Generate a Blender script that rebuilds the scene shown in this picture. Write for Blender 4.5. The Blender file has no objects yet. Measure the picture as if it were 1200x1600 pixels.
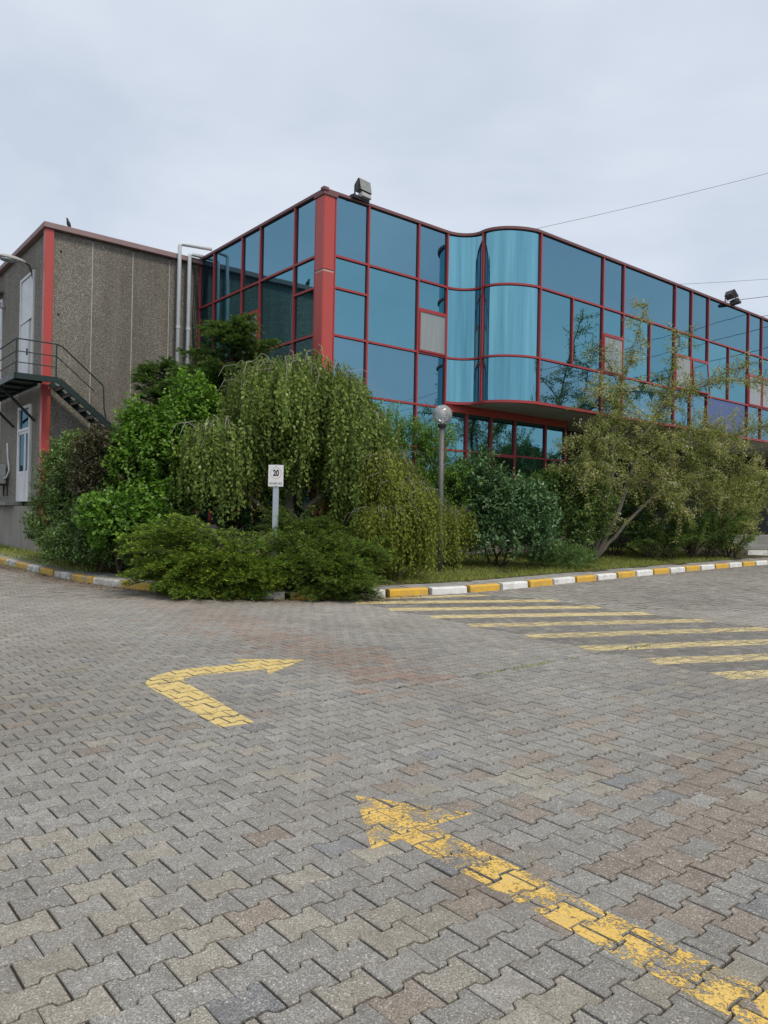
import bpy, bmesh, math, random
import numpy as np
from mathutils import Vector, Matrix
from mathutils.geometry import tessellate_polygon, delaunay_2d_cdt

random.seed(7)
RNG = np.random.default_rng(11)
R = math.radians
SC = bpy.context.scene
COL = SC.collection

# ------------------------------------------------------------------ camera, sky, sun, exposure
cam = bpy.data.cameras.new('camera')
cam.lens = 26.775
cam.sensor_width = 36
cam.clip_end = 5000
cam.clip_start = 0.05
camo = bpy.data.objects.new('camera', cam)
COL.objects.link(camo)
camo.matrix_world = Matrix.Translation((0, 0, 1.5)) @ Matrix.Rotation(R(90 + 0.361), 4, 'X') @ Matrix.Rotation(R(1.1), 4, 'Z')
SC.camera = camo

SUN_EL, SUN_AZ = 58, 140          # azimuth clockwise from +Y: behind the camera, to the right
w = bpy.data.worlds.new('World')
SC.world = w
w.use_nodes = True
nt = w.node_tree
for n in list(nt.nodes):
    nt.nodes.remove(n)
out = nt.nodes.new('ShaderNodeOutputWorld')
sky = nt.nodes.new('ShaderNodeTexSky')
sky.sky_type = 'NISHITA'
sky.sun_disc = False
sky.sun_elevation = R(SUN_EL)
sky.sun_rotation = R(SUN_AZ)
b1 = nt.nodes.new('ShaderNodeBackground')
b1.inputs['Strength'].default_value = 0.12
nt.links.new(sky.outputs[0], b1.inputs[0])
tc = nt.nodes.new('ShaderNodeTexCoord')
mp = nt.nodes.new('ShaderNodeMapping')
mp.inputs['Scale'].default_value = (1.0, 1.0, 2.2)
nt.links.new(tc.outputs['Generated'], mp.inputs[0])
ns = nt.nodes.new('ShaderNodeTexNoise')
ns.inputs['Scale'].default_value = 2.1
ns.inputs['Detail'].default_value = 6
ns.inputs['Roughness'].default_value = 0.52
ns.inputs['Distortion'].default_value = 0.3
nt.links.new(mp.outputs[0], ns.inputs[0])
cr = nt.nodes.new('ShaderNodeValToRGB')
cr.color_ramp.elements[0].position = 0.37
cr.color_ramp.elements[0].color = (0.435, 0.485, 0.560, 1)
cr.color_ramp.elements[1].position = 0.65
cr.color_ramp.elements[1].color = (0.568, 0.602, 0.662, 1)
nt.links.new(ns.outputs[0], cr.inputs[0])
b2 = nt.nodes.new('ShaderNodeBackground')
b2.inputs['Strength'].default_value = 1.0
nt.links.new(cr.outputs[0], b2.inputs[0])
mx = nt.nodes.new('ShaderNodeMixShader')
mx.inputs[0].default_value = 0.9
nt.links.new(b1.outputs[0], mx.inputs[1])
nt.links.new(b2.outputs[0], mx.inputs[2])
nt.links.new(mx.outputs[0], out.inputs[0])

sl = bpy.data.lights.new('sun', 'SUN')
sl.energy = 1.5
sl.angle = R(12)
sl.color = (1.0, 0.91, 0.78)
so = bpy.data.objects.new('sun', sl)
COL.objects.link(so)
sd = Vector((math.sin(R(SUN_AZ)) * math.cos(R(SUN_EL)), math.cos(R(SUN_AZ)) * math.cos(R(SUN_EL)), math.sin(R(SUN_EL))))
so.rotation_euler = sd.to_track_quat('Z', 'Y').to_euler()
so.location = (20, -20, 40)

SC.view_settings.view_transform = 'Standard'
SC.view_settings.look = 'None'
SC.view_settings.exposure = 0.5
SC.view_settings.gamma = 1.0
SC.view_settings.use_curve_mapping = False
SC.render.engine = 'CYCLES'
SC.cycles.max_bounces = 7
SC.cycles.diffuse_bounces = 3
SC.cycles.glossy_bounces = 4
SC.cycles.transmission_bounces = 5
SC.cycles.transparent_max_bounces = 12
SC.cycles.use_denoising = True
SC.cycles.denoising_prefilter = 'ACCURATE'
SC.cycles.denoising_input_passes = 'RGB_ALBEDO_NORMAL'
SC.cycles.use_adaptive_sampling = True
SC.cycles.adaptive_threshold = 0.006
SC.cycles.sample_clamp_indirect = 6.0

# ------------------------------------------------------------------ materials
class NT:
    """small helper around one material's node tree"""
    def __init__(s, name):
        s.m = bpy.data.materials.new(name)
        s.m.use_nodes = True
        s.t = s.m.node_tree
        for n in list(s.t.nodes):
            s.t.nodes.remove(n)
        s.o = s.n('ShaderNodeOutputMaterial')

    def n(s, kind, **kw):
        x = s.t.nodes.new(kind)
        for k, v in kw.items():
            setattr(x, k, v)
        return x

    def l(s, a, b):
        s.t.links.new(a, b)

    def val(s, sock, v):
        if isinstance(v, (int, float)):
            sock.default_value = v
        elif isinstance(v, tuple):
            sock.default_value = v if len(v) == 4 else (*v, 1) if sock.type == 'RGBA' else v
        else:
            s.l(v, sock)

    def coord(s, kind='Object', scale=(1, 1, 1), loc=(0, 0, 0)):
        t = s.n('ShaderNodeTexCoord')
        m = s.n('ShaderNodeMapping')
        m.inputs['Scale'].default_value = scale
        m.inputs['Location'].default_value = loc
        s.l(t.outputs[kind], m.inputs[0])
        return m.outputs[0]

    def pos(s, scale=(1, 1, 1)):
        g = s.n('ShaderNodeNewGeometry')
        m = s.n('ShaderNodeMapping')
        m.inputs['Scale'].default_value = scale
        s.l(g.outputs['Position'], m.inputs[0])
        return m.outputs[0]

    def noise(s, vec, scale, detail=4, rough=0.55, dist=0.0):
        x = s.n('ShaderNodeTexNoise')
        s.l(vec, x.inputs['Vector'])
        x.inputs['Scale'].default_value = scale
        x.inputs['Detail'].default_value = detail
        x.inputs['Roughness'].default_value = rough
        x.inputs['Distortion'].default_value = dist
        return x.outputs[0]

    def voro(s, vec, scale, feature='F1', rnd=1.0):
        x = s.n('ShaderNodeTexVoronoi', feature=feature)
        s.l(vec, x.inputs['Vector'])
        x.inputs['Scale'].default_value = scale
        x.inputs['Randomness'].default_value = rnd
        return x

    def ramp(s, fac, stops):
        x = s.n('ShaderNodeValToRGB')
        e = x.color_ramp.elements
        while len(e) < len(stops):
            e.new(0.5)
        for el, (p, c) in zip(e, stops):
            el.position = p
            el.color = (c, c, c, 1) if isinstance(c, (int, float)) else (*c, 1)
        s.l(fac, x.inputs[0])
        return x.outputs[0]

    def mix(s, fac, a, b, mode='MIX'):
        x = s.n('ShaderNodeMix', data_type='RGBA', blend_type=mode)
        s.val(x.inputs[0], fac)
        s.val(x.inputs[6], a)
        s.val(x.inputs[7], b)
        return x.outputs[2]

    def math(s, op, a, b=0.0, clamp=False):
        x = s.n('ShaderNodeMath', operation=op, use_clamp=clamp)
        s.val(x.inputs[0], a)
        s.val(x.inputs[1], b)
        return x.outputs[0]

    def bump(s, h, strength=0.3, dist=0.01):
        x = s.n('ShaderNodeBump')
        x.inputs['Strength'].default_value = strength
        x.inputs['Distance'].default_value = dist
        s.l(h, x.inputs['Height'])
        return x.outputs[0]

    def pbr(s, col, rough=0.7, spec=0.4, metal=0.0, normal=None):
        x = s.n('ShaderNodeBsdfPrincipled')
        s.val(x.inputs['Base Color'], col)
        s.val(x.inputs['Roughness'], rough)
        s.val(x.inputs['Specular IOR Level'], spec)
        s.val(x.inputs['Metallic'], metal)
        if normal is not None:
            s.l(normal, x.inputs['Normal'])
        return x.outputs[0]

    def end(s, sh):
        s.l(sh, s.o.inputs[0])
        return s.m


M = {}


def paint(name, col, rough=0.5, wear=0.25, dirt=(0.12, 0.1, 0.08), scale=3.0, spec=0.4, metal=0.0):
    t = NT(name)
    p = t.pos()
    a = t.noise(p, scale, 6, 0.6)
    b = t.noise(p, scale * 14, 3, 0.6)
    c = t.mix(t.ramp(a, [(0.42, 0.0), (0.75, wear)]), col, dirt)
    c = t.mix(t.ramp(b, [(0.3, 0.0), (0.8, wear * 0.5)]), c, tuple(min(1, x * 1.35 + 0.02) for x in col))
    r = t.math('ADD', t.math('MULTIPLY', a, 0.3), rough - 0.15)
    M[name] = t.end(t.pbr(c, r, spec, metal, t.bump(b, 0.05, 0.005)))


paint('red_frame', (0.39, 0.052, 0.056), 0.42, 0.25, (0.20, 0.07, 0.07))
paint('red_column', (0.50, 0.072, 0.06), 0.4, 0.45, (0.36, 0.11, 0.10), 1.6)
paint('cap_red', (0.20, 0.085, 0.088), 0.6, 0.5, (0.16, 0.11, 0.11))
paint('cap_pink', (0.31, 0.21, 0.205), 0.65, 0.5, (0.22, 0.17, 0.165))
paint('white_frame', (0.70, 0.72, 0.72), 0.45, 0.2, (0.35, 0.33, 0.3))
paint('white_pipe', (0.62, 0.66, 0.68), 0.4, 0.25, (0.35, 0.34, 0.3))
paint('green_steel', (0.016, 0.036, 0.034), 0.45, 0.3, (0.04, 0.03, 0.025))
paint('tread_grey', (0.22, 0.21, 0.2), 0.8, 0.5, (0.08, 0.07, 0.06))
paint('grey_pole', (0.13, 0.13, 0.135), 0.5, 0.3, (0.08, 0.07, 0.06))
paint('galvanised', (0.46, 0.52, 0.56), 0.45, 0.3, (0.3, 0.3, 0.3), 6.0, 0.5, 0.35)
paint('dark_metal', (0.035, 0.036, 0.036), 0.5, 0.4, (0.1, 0.09, 0.08), 8)
paint('lamp_grey', (0.42, 0.42, 0.40), 0.5, 0.3, (0.2, 0.18, 0.15))
paint('soffit', (0.60, 0.61, 0.57), 0.8, 0.4, (0.3, 0.29, 0.26), 0.8)
paint('roof_grey', (0.22, 0.22, 0.22), 0.9, 0.4)
paint('plastic_black', (0.012, 0.012, 0.013), 0.5, 0.1)
paint('sealant', (0.50, 0.49, 0.46), 0.8, 0.5, (0.2, 0.19, 0.17), 7)
paint('sign_white', (0.80, 0.80, 0.80), 0.4, 0.12, (0.55, 0.53, 0.5), 9)
paint('sign_ink', (0.012, 0.012, 0.014), 0.5, 0.05)
paint('sign_red', (0.62, 0.36, 0.34), 0.5, 0.2)
paint('air_unit', (0.50, 0.50, 0.47), 0.5, 0.35, (0.3, 0.27, 0.22))
paint('bird_grey', (0.03, 0.03, 0.035), 0.6, 0.3, (0.06, 0.06, 0.07), 30)
paint('wire_grey', (0.10, 0.10, 0.11), 0.6, 0.1)
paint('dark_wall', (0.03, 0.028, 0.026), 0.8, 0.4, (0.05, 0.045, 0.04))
paint('cable', (0.02, 0.02, 0.02), 0.6, 0.1)


def concrete(name, base, light, scale=55.0, stain=(0.10, 0.075, 0.045)):
    t = NT(name)
    p = t.pos()
    v = t.voro(p, scale)
    sp = t.n('ShaderNodeSeparateColor')
    t.l(v.outputs['Color'], sp.inputs[0])
    c = t.mix(t.ramp(sp.outputs[0], [(0.0, 0.0), (0.72, 0.25), (0.86, 0.55), (1.0, 1.0)]), base, light)
    c = t.mix(t.ramp(sp.outputs[1], [(0.55, 0.0), (0.75, 0.75)]), c, tuple(x * 0.38 for x in base))
    big = t.noise(t.pos((0.5, 0.5, 0.16)), 1.4, 6, 0.62)
    c = t.mix(t.ramp(big, [(0.46, 0.0), (0.78, 0.5)]), c, stain)
    st = t.noise(t.pos((2.4, 2.4, 0.12)), 1.1, 5, 0.6)
    c = t.mix(t.ramp(st, [(0.48, 0.0), (0.8, 0.4)]), c, tuple(x * 0.45 for x in base))
    run = t.noise(t.pos((5, 5, 0.07)), 1.3, 6, 0.7)
    c = t.mix(t.ramp(run, [(0.5, 0.0), (0.78, 0.35)]), c, (0.33, 0.315, 0.28))
    ob = t.n('ShaderNodeObjectInfo').outputs['Random']
    c = t.mix(1.0, c, t.ramp(ob, [(0.0, (0.82, 0.80, 0.78)), (1.0, (1.12, 1.13, 1.12))]), 'MULTIPLY')
    M[name] = t.end(t.pbr(c, 0.9, 0.25, 0, t.bump(v.outputs['Distance'], 0.8, 0.012)))


concrete('exposed_aggregate', (0.19, 0.174, 0.145), (0.60, 0.575, 0.51), 70.0)


def plaster(name, base, dirt, scale=1.5):
    t = NT(name)
    a = t.noise(t.pos((1, 1, 0.25)), scale, 7, 0.65)
    b = t.noise(t.pos(), 60, 3, 0.6)
    c = t.mix(t.ramp(a, [(0.35, 0.0), (0.7, 0.9)]), base, dirt)
    c = t.mix(t.math('MULTIPLY', b, 0.25), c, tuple(x * 0.5 for x in base))
    M[name] = t.end(t.pbr(c, 0.9, 0.2, 0, t.bump(b, 0.3, 0.004)))


plaster('plinth', (0.36, 0.34, 0.30), (0.19, 0.175, 0.15))
plaster('step_stone', (0.33, 0.33, 0.31), (0.2, 0.2, 0.19))
plaster('footpath_slab', (0.40, 0.39, 0.365), (0.27, 0.255, 0.225), 2.5)


def glass_coated(name, tint, film=0.0, cloud_streak=0.0, base=(0.003, 0.009, 0.012), wave=0.012):
    t = NT(name)
    geo = t.pos()
    fr = t.n('ShaderNodeFresnel')
    fr.inputs[0].default_value = 1.5
    g = t.n('ShaderNodeBsdfGlossy')
    g.inputs['Roughness'].default_value = 0.012
    c = t.mix(fr.outputs[0], tint, (0.15, 0.31, 0.40))
    if cloud_streak:  # stretched cloud reflections painted into the gloss colour as pale vertical streaks
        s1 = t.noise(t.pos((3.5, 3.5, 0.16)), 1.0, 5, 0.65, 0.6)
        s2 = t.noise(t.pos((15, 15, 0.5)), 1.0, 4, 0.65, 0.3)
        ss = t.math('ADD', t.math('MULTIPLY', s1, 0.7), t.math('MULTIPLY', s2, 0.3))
        c = t.mix(t.ramp(ss, [(0.34, 0.0), (0.66, cloud_streak)]), c, tuple(min(1, x * 1.35 + 0.03) for x in tint))
    ob = t.n('ShaderNodeObjectInfo').outputs['Random']
    c = t.mix(1.0, c, t.ramp(ob, [(0.0, (0.88, 0.90, 0.92)), (1.0, (1.12, 1.08, 1.06))]), 'MULTIPLY')
    t.val(g.inputs['Color'], c)
    wv = t.noise(geo, 0.55, 2, 0.5)
    bp = t.bump(wv, 0.5, wave)
    t.l(bp, g.inputs['Normal'])
    d = t.n('ShaderNodeBsdfDiffuse')
    dust = t.noise(t.pos((1.5, 1.5, 0.4)), 2.2, 5, 0.6)
    dc = t.mix(t.ramp(dust, [(0.4, 0.0), (0.8, 0.5)]), base, tuple(x * 1.6 + 0.002 + film * 0.3 for x in base))
    t.val(d.inputs['Color'], dc)
    a = t.n('ShaderNodeAddShader')
    t.l(g.outputs[0], a.inputs[0])
    t.l(d.outputs[0], a.inputs[1])
    M[name] = t.end(a.outputs[0])


glass_coated('glass_spandrel', (0.140, 0.278, 0.358))
glass_coated('glass_vision', (0.132, 0.312, 0.382), film=0.006)
glass_coated('glass_curved', (0.128, 0.325, 0.392), film=0.012, cloud_streak=0.85, wave=0.02)
glass_coated('glass_purple', (0.105, 0.13, 0.235), base=(0.014, 0.014, 0.03))
glass_coated('glass_dark', (0.06, 0.09, 0.11), base=(0.006, 0.008, 0.009))

t = NT('glass_hopper')
a = t.noise(t.pos((6, 6, 0.7)), 1.2, 5, 0.6)
c = t.mix(a, (0.22, 0.26, 0.265), (0.37, 0.41, 0.41))
M['glass_hopper'] = t.end(t.pbr(c, 0.12, 0.6))

t = NT('globe_clear')
fr = t.n('ShaderNodeFresnel')
fr.inputs[0].default_value = 1.49
tr = t.n('ShaderNodeBsdfTransparent')
tr.inputs[0].default_value = (0.93, 0.95, 0.96, 1)
gl = t.n('ShaderNodeBsdfGlossy')
gl.inputs['Roughness'].default_value = 0.03
df = t.n('ShaderNodeBsdfDiffuse')
df.inputs[0].default_value = (0.85, 0.87, 0.88, 1)
m1 = t.n('ShaderNodeMixShader')
m1.inputs[0].default_value = 0.30
t.l(tr.outputs[0], m1.inputs[1])
t.l(df.outputs[0], m1.inputs[2])
m2 = t.n('ShaderNodeMixShader')
t.l(t.math('MULTIPLY', fr.outputs[0], 0.9), m2.inputs[0])
t.l(m1.outputs[0], m2.inputs[1])
t.l(gl.outputs[0], m2.inputs[2])
M['globe_clear'] = t.end(m2.outputs[0])

t = NT('flood_glass')
M['flood_glass'] = t.end(t.pbr(t.mix(t.noise(t.pos(), 9, 3), (0.12, 0.13, 0.11), (0.42, 0.43, 0.38)), 0.12, 0.6))


def paver_mat(name, use_object):
    t = NT(name)
    if use_object:
        base = t.n('ShaderNodeObjectInfo').outputs['Color']
    else:
        base = t.n('ShaderNodeAttribute', attribute_name='pcol').outputs['Color']
    p = t.pos()
    v = t.voro(p, 230)
    sp = t.n('ShaderNodeSeparateColor')
    t.l(v.outputs['Color'], sp.inputs[0])
    v2 = t.voro(p, 95)
    sp2 = t.n('ShaderNodeSeparateColor')
    t.l(v2.outputs['Color'], sp2.inputs[0])
    fine = t.noise(p, 160, 4, 0.7)
    mid = t.noise(p, 9, 5, 0.6)
    big = t.noise(p, 0.45, 5, 0.6)
    c = t.mix(t.ramp(fine, [(0.3, 0.0), (0.75, 0.55)]), base, t.mix(1.0, base, (1.55, 1.55, 1.55), 'MULTIPLY'))
    c = t.mix(1.0, c, t.ramp(sp.outputs[2], [(0.0, 0.62), (1.0, 1.34)]), 'MULTIPLY')
    c = t.mix(t.ramp(sp.outputs[0], [(0.0, 0.7), (0.26, 0.0)]), c, t.mix(1.0, base, (0.35, 0.35, 0.37), 'MULTIPLY'))
    c = t.mix(t.ramp(sp.outputs[1], [(0.9, 0.0), (0.97, 0.8)]), c, (0.55, 0.53, 0.48))
    chip = t.math('MULTIPLY', t.ramp(sp2.outputs[2], [(0.945, 0.0), (0.96, 1.0)]), t.ramp(v2.outputs['Distance'], [(0.25, 1.0), (0.5, 0.0)]))
    c = t.mix(t.math('MULTIPLY', chip, 0.8), c, (0.62, 0.58, 0.5))
    c = t.mix(t.ramp(mid, [(0.46, 0.0), (0.8, 0.55)]), c, t.mix(1.0, base, (0.55, 0.5, 0.45), 'MULTIPLY'))
    c = t.mix(t.ramp(big, [(0.42, 0.0), (0.72, 0.5)]), c, t.mix(1.0, base, (0.62, 0.56, 0.5), 'MULTIPLY'))
    hgt = t.math('ADD', t.math('MULTIPLY', fine, 0.6), t.math('MULTIPLY', v.outputs['Distance'], 0.6))
    M[name] = t.end(t.pbr(c, 0.86, 0.25, 0, t.bump(hgt, 0.55, 0.004)))


paver_mat('paver_single', True)
paver_mat('paver_joined', False)

t = NT('joint_soil')
a = t.noise(t.pos(), 3, 6, 0.65)
b = t.noise(t.pos(), 45, 4, 0.7)
c = t.mix(a, (0.036, 0.028, 0.021), (0.082, 0.062, 0.045))
c = t.mix(t.ramp(b, [(0.55, 0.0), (0.8, 0.5)]), c, (0.12, 0.095, 0.07))
gm = t.noise(t.pos(), 1.1, 5, 0.7)
c = t.mix(t.ramp(gm, [(0.56, 0.0), (0.72, 0.7)]), c, (0.055, 0.07, 0.028))
M['joint_soil'] = t.end(t.pbr(c, 0.95, 0.1, 0, t.bump(b, 0.6, 0.01)))

t = NT('garden_soil')
a = t.noise(t.pos(), 1.3, 6, 0.65)
b = t.noise(t.pos(), 30, 4, 0.7)
c = t.mix(a, (0.055, 0.05, 0.028), (0.12, 0.11, 0.06))
c = t.mix(t.ramp(b, [(0.5, 0.0), (0.8, 0.6)]), c, (0.15, 0.12, 0.07))
M['garden_soil'] = t.end(t.pbr(c, 0.95, 0.1, 0, t.bump(b, 0.8, 0.03)))


def worn_paint(name, col, lo, hi, col2=None, edge=14.0):
    t = NT(name)
    p = t.pos()
    a = t.noise(p, 4.5, 5, 0.65, 0.4)
    b = t.noise(p, edge * 4.2, 5, 0.8, 0.5)
    cc = t.noise(p, 150, 3, 0.7)
    s = t.math('ADD', t.math('ADD', t.math('MULTIPLY', a, 0.36), t.math('MULTIPLY', b, 0.46)), t.math('MULTIPLY', cc, 0.18))
    mask = t.ramp(s, [(lo, 0.0), (hi, 1.0)])
    c = t.mix(t.noise(p, 7, 4, 0.6), col, col2 or tuple(x * 0.75 for x in col))
    c = t.mix(t.ramp(cc, [(0.5, 0.0), (0.78, 0.6)]), c, tuple(x * 0.5 for x in col))
    c = t.mix(t.ramp(a, [(0.5, 0.0), (0.8, 0.5)]), c, (0.42, 0.34, 0.2))
    sh = t.pbr(c, 0.75, 0.3, 0, t.bump(cc, 0.3, 0.002))
    tr = t.n('ShaderNodeBsdfTransparent')
    m = t.n('ShaderNodeMixShader')
    t.l(mask, m.inputs[0])
    t.l(tr.outputs[0], m.inputs[1])
    t.l(sh, m.inputs[2])
    M[name] = t.end(m.outputs[0])


worn_paint('yellow_worn', (0.76, 0.46, 0.075), 0.475, 0.51, (0.78, 0.56, 0.18))
worn_paint('yellow_old', (0.68, 0.49, 0.15), 0.42, 0.47, (0.70, 0.55, 0.25))
worn_paint('yellow_stripe', (0.68, 0.53, 0.23), 0.40, 0.46, (0.67, 0.57, 0.34))
worn_paint('black_stripe', (0.155, 0.155, 0.155), 0.44, 0.62, (0.19, 0.185, 0.18))
worn_paint('yellow_faded', (0.66, 0.51, 0.22), 0.455, 0.50, (0.67, 0.56, 0.33))


def kerb_paint(name, col, wear):
    t = NT(name)
    p = t.pos()
    a = t.noise(p, 5, 6, 0.65, 0.3)
    b = t.noise(p, 38, 4, 0.7)
    s = t.math('ADD', t.math('MULTIPLY', a, 0.55), t.math('MULTIPLY', b, 0.45))
    c = t.mix(t.ramp(s, [(0.56 - wear, 0.0), (0.64 - wear, 0.85)]), col, (0.24, 0.225, 0.2))
    c = t.mix(t.ramp(a, [(0.4, 0.0), (0.8, 0.45)]), c, (0.2, 0.18, 0.14))
    M[name] = t.end(t.pbr(c, 0.75, 0.3, 0, t.bump(b, 0.4, 0.004)))


kerb_paint('kerb_white', (0.80, 0.80, 0.77), -0.01)
kerb_paint('kerb_yellow', (0.74, 0.44, 0.06), 0.0)
kerb_paint('kerb_white_worn', (0.52, 0.51, 0.48), 0.09)
kerb_paint('kerb_yellow_worn', (0.50, 0.31, 0.045), 0.06)


def leaf_mat(name, dark, light, rough=0.5, spec=0.35, trans=0.3, third=None):
    t = NT(name)
    at = t.n('ShaderNodeAttribute', attribute_name='tint')
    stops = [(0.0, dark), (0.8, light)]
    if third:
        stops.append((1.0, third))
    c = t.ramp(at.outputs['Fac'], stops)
    sh = t.pbr(c, rough, spec)
    tr = t.n('ShaderNodeBsdfTranslucent')
    t.l(t.mix(1.0, c, (1.25, 1.35, 0.7), 'MULTIPLY'), tr.inputs[0])
    m = t.n('ShaderNodeMixShader')
    m.inputs[0].default_value = trans
    t.l(sh, m.inputs[1])
    t.l(tr.outputs[0], m.inputs[2])
    M[name] = t.end(m.outputs[0])


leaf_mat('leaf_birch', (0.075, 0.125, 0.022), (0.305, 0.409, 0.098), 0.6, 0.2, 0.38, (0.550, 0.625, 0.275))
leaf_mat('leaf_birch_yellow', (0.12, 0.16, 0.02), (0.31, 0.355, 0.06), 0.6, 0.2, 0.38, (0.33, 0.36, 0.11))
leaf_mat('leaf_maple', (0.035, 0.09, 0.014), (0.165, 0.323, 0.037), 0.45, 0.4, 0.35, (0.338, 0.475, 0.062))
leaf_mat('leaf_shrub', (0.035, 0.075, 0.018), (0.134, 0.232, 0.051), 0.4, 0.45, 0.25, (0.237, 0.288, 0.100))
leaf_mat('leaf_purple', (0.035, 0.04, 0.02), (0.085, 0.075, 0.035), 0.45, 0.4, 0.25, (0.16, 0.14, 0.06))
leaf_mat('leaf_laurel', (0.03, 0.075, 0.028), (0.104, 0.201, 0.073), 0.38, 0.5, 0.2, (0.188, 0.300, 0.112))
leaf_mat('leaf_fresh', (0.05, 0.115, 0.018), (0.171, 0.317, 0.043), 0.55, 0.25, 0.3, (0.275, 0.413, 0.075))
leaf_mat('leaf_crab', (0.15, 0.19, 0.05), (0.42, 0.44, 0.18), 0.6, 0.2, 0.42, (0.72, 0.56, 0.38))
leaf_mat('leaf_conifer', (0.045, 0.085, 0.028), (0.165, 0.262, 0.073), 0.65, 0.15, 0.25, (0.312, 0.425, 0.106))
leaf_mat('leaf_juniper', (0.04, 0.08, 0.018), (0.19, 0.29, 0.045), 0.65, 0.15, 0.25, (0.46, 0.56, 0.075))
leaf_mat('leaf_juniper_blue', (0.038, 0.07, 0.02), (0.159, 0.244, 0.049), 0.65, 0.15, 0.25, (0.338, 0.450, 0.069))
leaf_mat('leaf_grass', (0.15, 0.19, 0.04), (0.38, 0.41, 0.10), 0.6, 0.25, 0.25, (0.36, 0.33, 0.14))
leaf_mat('leaf_petal', (0.55, 0.50, 0.42), (0.75, 0.72, 0.66), 0.6, 0.2, 0.3)
leaf_mat('leaf_dry', (0.07, 0.04, 0.02), (0.22, 0.14, 0.07), 0.7, 0.2, 0.1)
leaf_mat('leaf_far', (0.03, 0.055, 0.018), (0.08, 0.12, 0.03), 0.6, 0.3, 0.25)


def bark(name, c0, c1):
    t = NT(name)
    a = t.noise(t.pos((1, 1, 0.3)), 22, 5, 0.65)
    M[name] = t.end(t.pbr(t.mix(a, c0, c1), 0.9, 0.15, 0, t.bump(a, 0.6, 0.008)))


bark('bark_grey', (0.12, 0.105, 0.085), (0.28, 0.255, 0.215))
bark('bark_pale', (0.26, 0.235, 0.20), (0.48, 0.45, 0.40))
bark('bark_brown', (0.045, 0.034, 0.026), (0.12, 0.095, 0.07))

# ------------------------------------------------------------------ mesh helpers
def tag(o, label=None, cat=None, group=None, kind=None):
    if label: o['label'] = label
    if cat: o['category'] = cat
    if group: o['group'] = group
    if kind: o['kind'] = kind
    return o


def empty(name, loc=(0, 0, 0), rz=0.0, parent=None):
    o = bpy.data.objects.new(name, None)
    o.empty_display_size = 0.3
    COL.objects.link(o)
    o.location = loc
    o.rotation_euler = (0, 0, rz)
    o.parent = parent
    return o


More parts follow.
